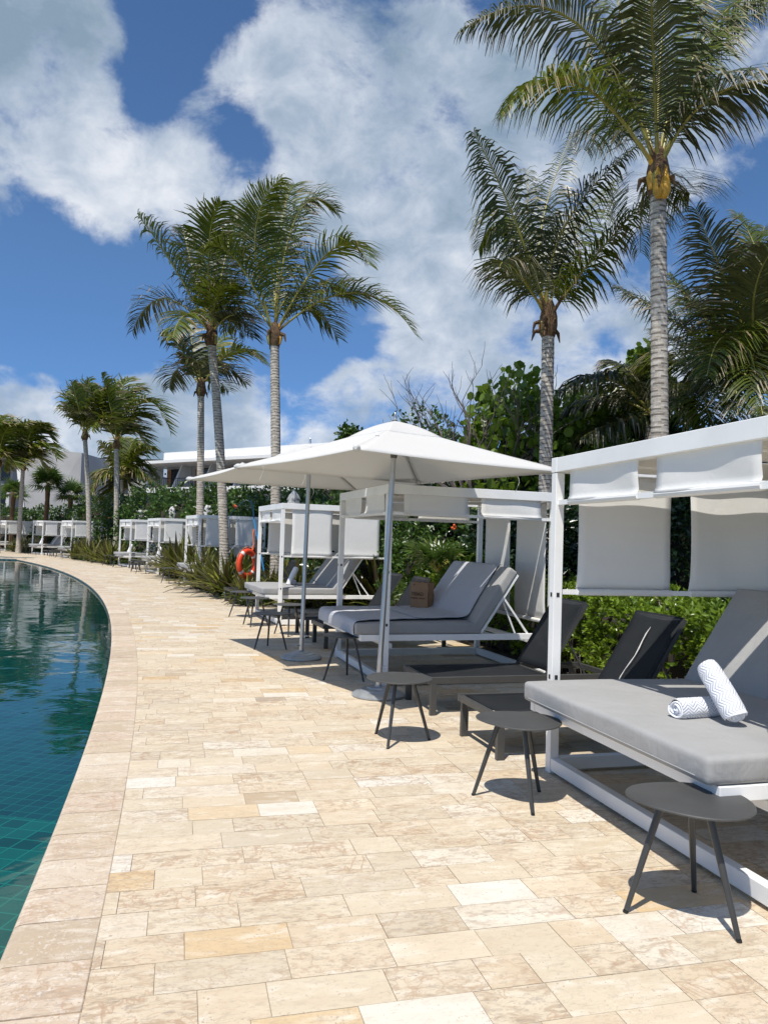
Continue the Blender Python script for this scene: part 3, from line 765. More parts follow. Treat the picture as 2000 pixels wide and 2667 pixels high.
# ------------------------------------------------------------------ dark sling loungers
def make_lounger(loc, rz, label):
    root = empty('sun_lounger', loc, rz, label, 'sun lounger', 'dark sling sun loungers between the cabanas')
    W_ = 0.37; hinge = 1.25; Lf = 2.0; zt = 0.345
    mb = MB()
    for s_ in (-1, 1): mb.box((Lf / 2, s_ * (W_ - 0.02), zt - 0.03), (Lf, 0.036, 0.06), bev=0.003)
    for xx in (0.02, hinge, Lf - 0.02): mb.box((xx, 0, zt - 0.032), (0.036, 2 * W_ - 0.078, 0.052), bev=0.003)
    mb.build('frame', M['lounger'], root)
    for xx in (0.055, Lf - 0.10):
        for s_ in (-1, 1):
            mb = MB(); mb.box((xx, s_ * (W_ - 0.021), (zt - 0.061) / 2), (0.058, 0.045, zt - 0.061), bev=0.003); mb.build('leg', M['lounger'], root)
    V, F, uv = grid_slab(lambda u, v: (0.06 + (hinge - 0.05) * u, -(W_ - 0.042) + 2 * (W_ - 0.042) * v, zt - 0.004 - 0.012 * math.sin(PI * v)), 10, 6, 0.004)
    mk('seat_sling', V, F, M['sling'], root, smooth=True)
    ang = R(58); L = 0.80; u_ = Vector((math.cos(ang), 0, math.sin(ang)))
    h0 = Vector((hinge - 0.02, 0, zt)); mb = MB()
    for s_ in (-1, 1):
        a = h0 + Vector((0, s_ * (W_ - 0.055), 0)); mb.beam(a, a + u_ * L, 0.028, 0.032)
    a = h0 + u_ * (L - 0.015); mb.beam(a + Vector((0, -(W_ - 0.072), 0)), a + Vector((0, W_ - 0.072, 0)), 0.028, 0.028)
    bf = mb.build('back_frame', M['lounger'], root)
    V, F, uv = grid_slab(lambda u, v: tuple(h0 + u_ * (0.02 + (L - 0.01) * u) + Vector((0.018 * math.sin(PI * v) - 0.016, -(W_ - 0.045) + 2 * (W_ - 0.045) * v, 0.010))), 10, 8, 0.004)
    mk('back_sling', V, F, M['sling'], root, smooth=True)
    for s_ in (-1, 1):
        mb = MB(); m_ = h0 + u_ * 0.42 + Vector((0, s_ * (W_ - 0.09), 0)); mb.beam(m_, (m_.x + 0.22, m_.y, zt - 0.02), 0.016, 0.016)
        m2 = (m_.x + 0.22, m_.y, zt - 0.02); mb.beam(m2, (Lf - 0.03, m_.y, zt - 0.05), 0.016, 0.016)
        mb.build('back_strut', M['lounger'], root)
    return root
def lounger_at(th, r, label, first=None):
    p = pol(r, th)
    if first is None: return make_lounger(p, R(th), label)
    o = copy_tree(first); o.location = [float(v) for v in p]; o.rotation_euler = (0, 0, R(th)); o['label'] = label; return o
LP = lounger_at(15.93, 117.05, 'dark sling lounger right behind the nearest daybed, white streak on its raised back')
lounger_at(16.64, 117.05, 'dark sling lounger beside the nearer umbrella base, next to the paper bag cabana', LP)
lounger_at(18.72, 117.05, 'dark sling lounger in shade between the paper bag cabana and the farther umbrella', LP)
lounger_at(19.30, 117.05, 'dark sling lounger in shade nearest the lifebuoy cabana, behind the farther umbrella pole', LP)
lounger_at(22.35, 116.9, 'dark sling lounger pushed among the spiky plants left of the lifebuoy', LP)
for th, lab in ((27.3, 'distant dark lounger among plants right of the close cabana pair, the nearer one'), (28.2, 'distant dark lounger among plants touching the right cabana of the close pair'),
                (30.35, 'distant dark lounger between the two cabanas of the close pair, nearer one'), (30.95, 'distant dark lounger between the two cabanas of the close pair, farther one'),
                (38.85, 'distant dark lounger between the two leftmost full cabanas, nearer one'), (39.45, 'distant dark lounger between the two leftmost full cabanas, farther one')):
    lounger_at(th, 117.3, lab, LP)
# pale streak of bird lime on the back of the near lounger
mb = MB()
pts = []
for k in range(9):
    f = k / 8; pts.append(Vector((1.25 - 0.02, 0, 0.345)) + Vector((math.cos(R(58)), 0, math.sin(R(58)))) * (0.12 + 0.56 * f) + Vector((-0.030, 0.02 + 0.012 * math.sin(f * 9) - 0.03 * f, 0.012)))
mb.tube(pts, [0.001, 0.004, 0.0025, 0.005, 0.003, 0.006, 0.004, 0.005, 0.001], 5); mb.build('bird_lime_streak', M['band'], LP)

# ------------------------------------------------------------------ umbrellas
def make_umbrella(loc, rz, ze, za, half, lean, label):
    root = empty('umbrella', loc, 0, label, 'umbrella', 'open white umbrellas')
    lx, ly = lean
    prof = [(0.0, 0.0), (0.262, 0.0), (0.272, 0.012), (0.270, 0.024), (0.235, 0.045), (0.20, 0.058), (0.188, 0.060), (0.182, 0.068), (0.13, 0.080), (0.118, 0.082), (0.110, 0.092), (0.05, 0.098), (0.036, 0.100), (0.034, 0.115), (0.0, 0.115)]
    mb = MB(); mb.lathe(prof, 40); mb.build('base', M['galv'], root, smooth=True)
    mb = MB(); mb.tube([(0, 0, 0.10), (lx * 0.13, ly * 0.13, 0.40)], 0.030, 14)
    mb.tube([(0.03, -0.01, 0.30), (0.075, -0.02, 0.30)], 0.008, 8); mb.tube([(0.075, -0.045, 0.30), (0.075, 0.02, 0.30)], 0.006, 8)
    mb.tube([(-0.02, -0.03, 0.17), (-0.06, -0.06, 0.175)], 0.008, 8)
    mb.build('base_sleeve', M['alu'], root, smooth=True)
    z1 = 2.53; mb = MB(); mb.tube([(0, 0, 0.11), (lx, ly, z1)], 0.0275, 16)
    mb.build('pole', M['alu'], root, smooth=True)
    top = Vector((lx, ly, 0)); mb = MB()
    mb.lathe([(0.0, 0), (0.030, 0.0), (0.036, 0.02), (0.034, 0.05), (0.045, 0.07), (0.062, 0.075), (0.062, 0.09), (0.0, 0.09)], 16, (lx * 0.98, ly * 0.98, ze + 0.10))
    mb.box((lx * 0.98, ly * 0.98, ze + 0.20), (0.19, 0.05, 0.02), rz); mb.box((lx * 0.98, ly * 0.98, ze + 0.203), (0.05, 0.19, 0.02), rz)
    mb.build('hub', M['joint'], root, smooth=True)
    apex = np.array([lx, ly, za]); cor = []
    for k in range(4):
        a = rz + k * PI / 2; cor.append(np.array([lx + half * math.cos(a), ly + half * math.sin(a), ze]))
    for k in range(4):
        A, B = cor[k], cor[(k + 1) % 4]
        def fn(u, v, A=A, B=B, k=k):
            e = A + (B - A) * v; p = apex + (e - apex) * u
            sag = 0.030 * math.sin(PI * v) * u * (1.1 - u * 0.8)
            bow = -0.012 * math.sin(PI * u)
            cen = (A + B) / 2; inw = (apex[:2] - cen[:2]); inw /= np.linalg.norm(inw)
            p = p.copy(); p[2] += bow - sag * 0.9 + 0.03 * (u ** 6) * 0
            p[:2] += inw * 0.05 * math.sin(PI * v) * u ** 4
            if u > 0.93: p[2] -= 0.02 * (u - 0.93) / 0.07
            return p
        V, F, uv = grid_slab(fn, 20, 20, 0.003); mk('canopy_panel', V, F, M['canopy'], root, smooth=True)
    # vent cap
    for k in range(4):
        A = apex + (cor[k] - apex) * 0.29; B = apex + (cor[(k + 1) % 4] - apex) * 0.29
        def fn(u, v, A=A, B=B):
            e = A + (B - A) * v; p = apex + (e - apex) * u; p = p.copy()
            p[2] += 0.034 + 0.024 * math.sin(PI * u) - 0.045 * u - 0.010 * math.sin(PI * v) * u + 0.002 * math.sin(v * 40) * u; return p
        V, F, uv = grid_slab(fn, 8, 12, 0.003); mk('vent_flap', V, F, M['canopy'], root, smooth=True)
    mb = MB(); mb.lathe([(0, 0), (0.014, 0), (0.018, 0.01), (0.012, 0.03), (0.015, 0.05), (0.006, 0.075), (0, 0.08)], 12, (lx, ly, za + 0.045)); mb.build('finial', M['alu'], root, smooth=True)
    for k in range(4):
        c = cor[k]
        d = c - apex; r0 = apex + d * 0.03; r1 = apex + d * 0.985
        pts = []
        for q in range(9):
            f = q / 8; p = r0 + (r1 - r0) * f; p[2] += -0.012 * math.sin(PI * f) - 0.018; pts.append(p)
        mb = MB(); mb.tube(pts, 0.011, 8); rb = mb.build('rib', M['alu'], root, smooth=True)
        mb = MB(); mid = pts[4]; mb.tube([(lx * 0.98 + 0.05 * math.cos(rz + k * PI / 2), ly * 0.98 + 0.05 * math.sin(rz + k * PI / 2), ze + 0.19), tuple(mid)], 0.009, 8)
        mb.box(tuple(mid), (0.035, 0.035, 0.035)); mb.build('strut', M['alu'], rb, smooth=True)
        # fabric pocket over the rib end
        mb = MB(); dd_ = d / np.linalg.norm(d)
        mb.tube([c - dd_ * 0.11 - np.array([0, 0, 0.012]), c - dd_ * 0.04 - np.array([0, 0, 0.016]), c + dd_ * 0.004 - np.array([0, 0, 0.006])], [0.008, 0.034, 0.014], 10); mb.build('corner_pocket', M['canopy'], root, smooth=True)
    # loose tie strap
    c = cor[1] if label.startswith('far') is False else cor[0]
    for k in (1, 3):
        A, B = cor[k], cor[(k + 1) % 4]; p = A + (B - A) * 0.28
        pts = [p + np.array([0.02 * math.sin(q * 0.9), 0, -0.02 - 0.035 * q]) for q in range(6)]
        mb = MB()
        for q in range(5): mb.beam(pts[q], pts[q + 1], 0.016, 0.003)
        mb.build('tie_strap', M['canopy'], root)
    return root
make_umbrella((0.0, 7.90, 0), R(-101), 2.335, 2.79, 1.735, (0.085, 0.0), 'nearer open white umbrella, its silver base on the sunny deck')
make_umbrella((-1.03, 10.18, 0), R(162), 2.37, 2.80, 1.86, (0.02, 0.0), 'farther open white umbrella, mostly behind the nearer canopy')

def make_closed(loc, label, seed, zt=2.70, zl=1.0):
    root = empty('closed_umbrella', loc, 0, label, 'umbrella', 'closed white umbrellas behind the cabanas')
    mb = MB(); mb.tube([(0, 0, 0.08), (0, 0, zt + 0.02)], 0.022, 10); mb.lathe([(0, 0), (0.26, 0), (0.25, 0.03), (0.1, 0.08), (0, 0.08)], 20); mb.build('pole', M['alu'], root, smooth=True)
    rr = random.Random(seed); n = 32; V = []; F = []
    prof = [(0.0, 0.03), (0.08, 0.055), (0.2, 0.10), (0.36, 0.15), (0.42, 0.135), (0.55, 0.11), (0.75, 0.135), (1.1, 0.14), (1.3, 0.15), (1.42, 0.10)]
    for j, (dz_, r_) in enumerate(prof):
        for i in range(n):
            a = 2 * PI * i / n; f = 1 + 0.28 * math.sin(4 * a + seed) * min(1, dz_ * 4) + 0.12 * math.sin(8 * a + dz_ * 3 + seed) + rr.uniform(-0.03, 0.03)
            V.append((r_ * f * math.cos(a), r_ * f * math.sin(a), zt - dz_ + 0.02 * math.sin(4 * a + seed) * (j > 7)))
    for j in range(len(prof) - 1):
        for i in range(n): F.append((j * n + i, (j + 1) * n + i, (j + 1) * n + (i + 1) % n, j * n + (i + 1) % n))
    F += [list(range(n)), [(len(prof) - 1) * n + i for i in range(n)][::-1]]
    mk('folded_canopy', V, F, M['canopy'], root, smooth=True)
    V = []; F = []; q = [(0.0, 0.015), (0.03, 0.05), (0.12, 0.09), (0.24, 0.145), (0.25, 0.13)]
    for j, (dz_, r_) in enumerate(q):
        for i in range(n):
            a = 2 * PI * i / n; f = 1 + 0.38 * math.sin(4 * a + seed + 1) * (j > 1)
            V.append((r_ * f * math.cos(a), r_ * f * math.sin(a), zt + 0.015 - dz_ - 0.03 * math.sin(4 * a + seed) * (j > 2)))
    for j in range(len(q) - 1):
        for i in range(n): F.append((j * n + i, (j + 1) * n + i, (j + 1) * n + (i + 1) % n, j * n + (i + 1) % n))
    F += [list(range(n)), [(len(q) - 1) * n + i for i in range(n)][::-1]]
    mk('vent_flap', V, F, M['canopy'], root, smooth=True)
    mb = MB(); mb.tube([(0, 0, zt), (0, 0, zt + 0.06)], [0.012, 0.006], 8); mb.build('finial', M['alu'], root)
    return root
for i, (px, r_, zt, lab) in enumerate(((762, 119.0, 2.86, 'closed white umbrella showing above the lifebuoy cabana roof'), (540, 119.55, 2.92, 'closed white umbrella between the two pale trunks, above the cabana behind them'),
        (446, 119.5, 2.92, 'closed white umbrella above the right cabana of the close pair'), (365, 119.6, 2.92, 'closed white umbrella above the left cabana of the close pair'),
        (192, 119.6, 2.95, 'closed white umbrella above the cabana crossed by a thin palm trunk'), (121, 119.6, 2.95, 'closed white umbrella above the cabana with pale towels far left'))):
    p = on_ring(px, r_); make_closed(p, lab, i * 1.7, zt)
p = at(18, 1375, 66); make_closed((p[0], p[1], 1.9), 'far closed white umbrella on the raised ground at the left edge', 4.2, 2.9)

# ------------------------------------------------------------------ towels, bag
def rolled_towel(name, loc, rx, rz, L, r, mat, label, tilt=0.0, parent=None):
    """rolled towel lying along local x; spiral folds at the ends"""
    root = empty(name, loc, rz, label, 'towel', 'rolled towels'); root.rotation_euler = (rx, tilt, rz)
    n = 40; m_ = 22; V = []; F = []; uv = []
    for j in range(m_ + 1):
        x = -L / 2 + L * j / m_; e = 1 - 0.10 * max(0, abs(2 * x / L) - 0.8) / 0.2
        for i in range(n + 1):
            a = 2 * PI * i / n; rr = r * e * (1 + 0.05 * math.sin(a * 2 + x * 9) + 0.02 * math.sin(a * 5 + x * 23))
            if i > n - 4: rr += 0.004
            V.append((x, rr * math.cos(a), rr * math.sin(a) * 0.94)); uv.append((x, a * r))
    for j in range(m_):
        for i in range(n): F.append((j * (n + 1) + i, (j + 1) * (n + 1) + i, (j + 1) * (n + 1) + i + 1, j * (n + 1) + i + 1))
    mk('towel_roll', V, np.array(F), mat, root, smooth=True, uv=uv)
    for s_ in (-1, 1):
        V = []; F = []; uv = []
        turns = 3.6; N = 130
        for i in range(N + 1):
            f = i / N; a = f * turns * 2 * PI; rr = r * 0.95 * (1 - 0.86 * f); thick = r * 0.80 / turns
            for (dr, dx_) in ((0, -0.03), (0, 0.004), (-thick * 0.40, 0.011), (-thick * 0.85, 0.003), (-thick * 0.95, -0.03)):
                q = rr + dr; q *= 1 + 0.06 * math.sin(3 * a)
                V.append((s_ * (L / 2 + dx_ - 0.002 + 0.006 * math.sin(a * 1.3)), q * math.cos(a * s_), q * math.sin(a * s_) * 0.94)); uv.append((a * rr * 0.5, dr))
        for i in range(N):
            for k in range(4): F.append((i * 5 + k, (i + 1) * 5 + k, (i + 1) * 5 + k + 1, i * 5 + k + 1))
        mk('spiral_end', V, np.array(F), M['towel_plain'], root, smooth=True, uv=uv)
    return root
ZM = 0.672
p = bed_pt(C1, A1, -0.86, -0.31, ZM + 0.057)
rolled_towel('rolled_towel', p, 0.3, A1 + R(8), 0.28, 0.057, M['towel'], 'rolled chevron towel lying flat on the nearest daybed')
p = bed_pt(C1, A1, -0.80, -0.43, ZM + 0.172)
rolled_towel('rolled_towel', p, 0.5, A1 - R(88), 0.32, 0.061, M['towel'], 'rolled chevron towel propped up against the one lying on the nearest daybed', tilt=R(45))
p = bed_pt(C3_, A3, -0.55, 0.05, ZM + 0.055)
rolled_towel('rolled_towel', p, 0.3, A3 - R(90), 0.34, 0.055, M['towel_plain'], 'white rolled towel lying flat on the lifebuoy cabana daybed')
p = bed_pt(C3_, A3, -0.58, -0.10, ZM + 0.17)
rolled_towel('rolled_towel', p, 0.5, A3 - R(160), 0.36, 0.058, M['towel_plain'], 'white rolled towel standing up on the lifebuoy cabana daybed', tilt=R(62))
for i, nm in ((1, "right cabana of the close pair"), (2, "left cabana of the close pair"), (4, 'far cabana with towels')):
    c, a = far_places[i]
    rolled_towel('rolled_towel', bed_pt(c, a, -0.75, 0.15, ZM + 0.05), 0.3, a - R(90), 0.42, 0.07, M['towel_plain'], 'pale rolled towel lying on the bed of the %s' % nm)
    rolled_towel('rolled_towel', bed_pt(c, a, -0.78, -0.05, ZM + 0.18), 0.4, a - R(160), 0.40, 0.075, M['towel_plain'], 'pale rolled towel standing on the bed of the %s' % nm, tilt=R(65))

def spread_towel(path, y0, y1, y0b, y1b, label, seed):
    """towel laid along a path of (x,z) points in cabana coordinates"""
    root = None
    path = [Vector((a, b)) for a, b in path]
    ls = [0]
    for i in range(1, len(path)): ls.append(ls[-1] + (path[i] - path[i - 1]).length)
    def P(f):
        s = f * ls[-1]
        for i in range(1, len(path)):
            if s <= ls[i] + 1e-9:
                k = (s - ls[i - 1]) / (ls[i] - ls[i - 1]); return path[i - 1].lerp(path[i], k)
        return path[-1]
    def Ps(f):   # smoothed
        a = Vector((0, 0)); 
        for k in (-0.02, -0.01, 0, 0.01, 0.02): a += P(min(1, max(0, f + k)))
        return a / 5
    def fn(u, v):
        q = Ps(u); ya = y0 + (y0b - y0) * u; yb = y1 + (y1b - y1) * u
        y = ya + (yb - ya) * v + 0.006 * math.sin(u * 17 + seed)
        wr_ = 0.0035 * math.sin(v * 26 + u * 5 + seed) * math.sin(u * 6) + 0.003 * math.sin(v * 9 + u * 21 + seed) + 0.002 * math.sin(v * 60 + u * 4)
        return (q.x - wr_ * 0.5, y, q.y + 0.006 + abs(wr_))
    V, F, uv = grid_slab(fn, 90, 50, 0.005)
    o = mk('spread_towel', V, F, M['towel_flat'], None, smooth=True, uv=[(a * ls[-1] , b * 0.95) for a, b in uv])
    o.location = C2_; o.rotation_euler = (0, 0, A2); tag(o, label, 'towel', 'towels spread over the daybed'); return o
xe = -HW - 0.27
XB = 0.185
spread_towel([(xe - 0.016, 0.52), (xe - 0.014, 0.63), (xe + 0.006, 0.674), (xe + 0.04, 0.688), (-0.85, 0.695), (-0.30, 0.695)], -0.86, 0.87, -0.66, 0.86, 'chevron towel draped over the foot end of the daybed with the paper bag', 1.0)
u57 = (math.cos(R(56)), math.sin(R(56)))
bx = lambda s: (XB - 0.160 * u57[1] + s * u57[0], 0.555 + 0.160 * u57[0] + s * u57[1])
spread_towel([(-0.55, 0.706), (-0.20, 0.704), (0.03, 0.708), bx(0.10), bx(0.45), bx(0.78), bx(0.838), (bx(0.85)[0] + 0.06, bx(0.85)[1] - 0.025)], -0.72, 0.78, -0.60, 0.76, 'chevron towel running up the raised backrest behind the paper bag', 2.0)

bag = empty('paper_bag', bed_pt(C2_, A2, 0.0, 0.58, 0.706), R(-35), 'brown paper carrier bag with dark lettering on the towel-covered daybed', 'paper bag')
W_, D_, H_ = 0.27, 0.16, 0.34
bm = MB()
prof = [(0.0, 1.0, 0.0), (0.5, 1.01, 0.01), (1.0, 1.0, 0.012)]
V = []; F = []
loop = [(-W_ / 2, -D_ / 2), (0, -D_ / 2 - 0.002), (W_ / 2, -D_ / 2), (W_ / 2 - 0.012, 0), (W_ / 2, D_ / 2), (0, D_ / 2), (-W_ / 2, D_ / 2), (-W_ / 2 + 0.012, 0)]
for k in range(5):
    z = H_ * k / 4
    for i, (x, y) in enumerate(loop):
        gus = 0.02 * (k / 4) if i in (3, 7) else 0
        V.append((x - math.copysign(gus, x) if i in (3, 7) else x + 0.003 * math.sin(k * 2 + i), y + 0.004 * math.sin(k * 3 + i * 2) - 0.00 * k, z))
n = 8
for k in range(4):
    for i in range(n): F.append((k * n + i, k * n + (i + 1) % n, (k + 1) * n + (i + 1) % n, (k + 1) * n + i))
F.append(list(range(n))[::-1])
top0 = 4 * n
inner = len(V)
for k in (4, 1):
    for i, (x, y) in enumerate(loop): V.append((V[4 * n + i][0] * 0.985, V[4 * n + i][1] * 0.975, H_ * k / 4 - (0.0 if k == 4 else 0.01)))
for i in range(n):
    F.append((top0 + i, top0 + (i + 1) % n, inner + (i + 1) % n, inner + i)); F.append((inner + i, inner + (i + 1) % n, inner + n + (i + 1) % n, inner + n + i))
F.append([inner + n + i for i in range(n)])
mk('bag_body', V, F, M['paper'], bag)
mb = MB()
for yy in (-D_ / 2 + 0.003, D_ / 2 - 0.003):
    mb2 = MB(); mb2.tube([(-0.055, yy, H_ - 0.02), (-0.05, yy, H_ + 0.025), (-0.02, yy - 0.01, H_ + 0.045), (0.02, yy - 0.01, H_ + 0.045), (0.05, yy, H_ + 0.025), (0.055, yy, H_ - 0.02)], 0.0035, 6); mb2.build('handle', M['paper'], bag, smooth=True)
def text(body, size, loc, rot, mat, parent, name='lettering', ext=0.0004):
    cu = bpy.data.curves.new(name, 'FONT'); cu.body = body; cu.size = size; cu.extrude = ext; cu.align_x = 'CENTER'
    tmp = bpy.data.objects.new('tmp_text', cu); COL.objects.link(tmp)
    dg = bpy.context.evaluated_depsgraph_get(); me = bpy.data.meshes.new_from_object(tmp.evaluated_get(dg)); me.name = name
    bpy.data.objects.remove(tmp); o = bpy.data.objects.new(name, me); COL.objects.link(o); me.materials.clear(); me.materials.append(mat)
    o.parent = parent; o.location = loc; o.rotation_euler = rot; return o
text('TRIAD', 0.066, (-0.02, -D_ / 2 - 0.0075, 0.165), (R(90), 0, 0), M['ink'], bag)
mb = MB()
for k in range(15):
    if k == 8: continue
    mb.box((-0.115 + k * 0.0145, -D_ / 2 - 0.007, 0.132), (0.009, 0.001, 0.013 if k % 3 else 0.017))
mb.build('small_print', M['ink'], bag)
mb = MB(); mb.tube([(-0.075, -D_ / 2 - 0.0075, 0.305), (-0.075, -D_ / 2 - 0.001, 0.305)], 0.0075, 10); mb.build('grommet', M['ink'], bag)

# ------------------------------------------------------------------ lifebuoy, post, rescue pole
bp = on_ring(634, 117.35, 14, 22)
post = empty('lifebuoy_post', (bp[0] + 0.32, bp[1] + 0.1, 0), 0, 'dark brown timber post that the orange lifebuoy hangs from', 'post')
mb = MB(); mb.tube([(0, 0, -0.05), (0.008, 0, 0.8), (0.02, 0, 1.60)], [0.066, 0.062, 0.058], 14); mb.build('timber', M['wood'], post, smooth=True)
mb = MB(); mb.tube([(-0.03, -0.055, 1.36), (-0.05, -0.13, 1.36), (-0.05, -0.135, 1.40)], 0.008, 6); mb.build('peg', M['alu'], post)
buoy = empty('lifebuoy', (bp[0] + 0.14, bp[1] - 0.12, 0.92), 0, 'orange lifebuoy with white bands hanging among the spiky plants', 'lifebuoy')
buoy.rotation_euler = (R(0), R(6), R(59))
V = []; F = []; mi = []
n, k_ = 48, 14
for i in range(n):
    a = 2 * PI * i / n
    for j in range(k_):
        b = 2 * PI * j / k_; rr = 0.285 + 0.072 * math.cos(b)
        V.append((rr * math.cos(a), 0.058 * math.sin(b), rr * math.sin(a) * 1.05))
for i in range(n):
    for j in range(k_):
        F.append((i * k_ + j, ((i + 1) % n) * k_ + j, ((i + 1) % n) * k_ + (j + 1) % k_, i * k_ + (j + 1) % k_))
mk('ring', V, np.array(F), M['orange'], buoy, smooth=True)
for q in range(4):
    a0 = q * PI / 2 + PI / 4; V = []; F = []
    for i in range(5):
        a = a0 - 0.11 + 0.055 * i
        for j in range(k_):
            b = 2 * PI * j / k_; rr = 0.285 + 0.075 * math.cos(b); V.append((rr * math.cos(a), 0.061 * math.sin(b), rr * math.sin(a) * 1.05))
    for i in range(4):
        for j in range(k_): F.append((i * k_ + j, (i + 1) * k_ + j, (i + 1) * k_ + (j + 1) % k_, i * k_ + (j + 1) % k_))
    mk('white_band', V, np.array(F), M['band'], buoy, smooth=True)
    mb = MB(); a1 = a0; a2 = a0 + PI / 2
    pts = [(0.372 * math.cos(a1 + (a2 - a1) * f) * (1 + 0.06 * math.sin(PI * f)), 0, 0.372 * 1.05 * math.sin(a1 + (a2 - a1) * f) * (1 + 0.06 * math.sin(PI * f))) for f in np.linspace(0, 1, 9)]
    mb.tube(pts, 0.007, 6); mb.build('grab_rope', M['rope'], buoy, smooth=True)
mb = MB()
for q in range(3):
    pts = []
    for f in np.linspace(0, 1, 14):
        pts.append((0.10 + 0.035 * math.sin(f * PI * 2 + q) * (1 - f) + 0.03 * q * (1 - abs(2 * f - 1)), -0.02 + 0.02 * math.cos(f * 7 + q), 0.35 + 0.52 * f))
    mb.tube(pts, 0.010, 6)
o = mb.build('hanging_rope', M['rope'], buoy, smooth=True)
pole = empty('rescue_pole', (bp[0] + 0.52, bp[1] - 0.22, 0.0), 0, 'blue rescue pole with a looped shepherd crook leaning on the post', 'rescue pole')
a = np.array([0.16, 0.1, 0.25]); b = np.array([-0.26, 0.12, 2.02])
mb = MB(); mb.tube([a, b], 0.017, 10); mb.build('pole_shaft', M['blue'], pole, smooth=True)
mb = MB(); mb.tube([a - (b - a) * 0.10, a], 0.010, 8); mb.build('pole_tip', M['hook'], pole)
mb = MB(); pts = [b, b + np.array([-0.05, 0, 0.30]), b + np.array([-0.10, 0, 0.42]), b + np.array([-0.20, 0, 0.46]), b + np.array([-0.30, 0.0, 0.40]), b + np.array([-0.42, 0, 0.28]), b + np.array([-0.56, 0, 0.12]), b + np.array([-0.62, 0, 0.0]), b + np.array([-0.56, 0, -0.08]), b + np.array([-0.42, 0, -0.09]), b + np.array([-0.36, 0, -0.02])]
mb.tube(pts, 0.008, 6); mb.tube([b + np.array([0.01, 0, -0.02]), b + np.array([-0.02, 0.01, 0.32]), b + np.array([-0.09, 0.01, 0.47])], 0.007, 6)
mb.build('crook', M['hook'], pole, smooth=True)

# ------------------------------------------------------------------ foliage generators
def leaves(P, N, size, aspect, rng, droop=0.25, up=0.25, round_=False, jitter=0.9):
    """one small folded leaf per point; N = outward direction"""
    n = len(P); rnd = rng.normal(size=(n, 3)) * jitter
    D = N + rnd; D[:, 2] += up; D /= np.linalg.norm(D, axis=1, keepdims=True)
    A = rng.normal(size=(n, 3)); A[:, 2] *= 0.5
    S = np.cross(D, A); S /= (np.linalg.norm(S, axis=1, keepdims=True) + 1e-9)
    U = np.cross(S, D); U *= np.sign(U[:, 2:3] + 1e-6)
    L = (size * rng.uniform(0.65, 1.25, n))[:, None]; Wd = L * aspect
    if not round_:
        base = P; mid = P + D * L * 0.5 - U * L * 0.0
        tip = P + D * L - U * L * droop
        l = mid - S * Wd * 0.5 + U * L * 0.08; r = mid + S * Wd * 0.5 + U * L * 0.08
        c = mid - U * L * 0.02
        V = np.stack([base, l, tip, r, c], axis=1).reshape(-1, 3)
        i = np.arange(n)[:, None] * 5
        F = np.concatenate([i + np.array([[0, 4, 2, 1]]), i + np.array([[0, 3, 2, 4]])], axis=0)
        k = 2
    else:
        ang = np.array([0.5, 1.5, 2.5, 3.5, 4.5, 5.5]) * PI / 3
        cs = [P + D * L * (0.5 + 0.5 * math.cos(a)) + S * Wd * 0.5 * math.sin(a) - U * L * droop * (0.5 + 0.5 * math.cos(a)) ** 2 + U * L * 0.07 * abs(math.sin(a)) for a in ang]
        V = np.stack(cs, axis=1).reshape(-1, 3); i = np.arange(n)[:, None] * 6
        F = np.concatenate([i + np.array([[0, 1, 2, 3]]), i + np.array([[0, 3, 4, 5]])], axis=0)
    t_ = rng.random(n); tint = np.concatenate([t_, t_])
    return V, F, tint
def sphere_dirs(n, rng, zmin=-0.4):
    D = rng.normal(size=(n * 3, 3)); D /= np.linalg.norm(D, axis=1, keepdims=True); D = D[D[:, 2] > zmin][:n]; return D
def lumpy(D, seed, amp):
    f = 0
    for k, (fr, am) in enumerate(((2.1, 1.0), (4.3, 0.55), (8.5, 0.35))):
        f = f + am * np.sin(D[:, 0] * fr + seed * 1.3 + k) * np.cos(D[:, 1] * fr * 1.1 + seed * 2.1 - k) + am * 0.6 * np.sin(D[:, 2] * fr * 1.3 + seed + k * 2)
    return 1 + amp * f
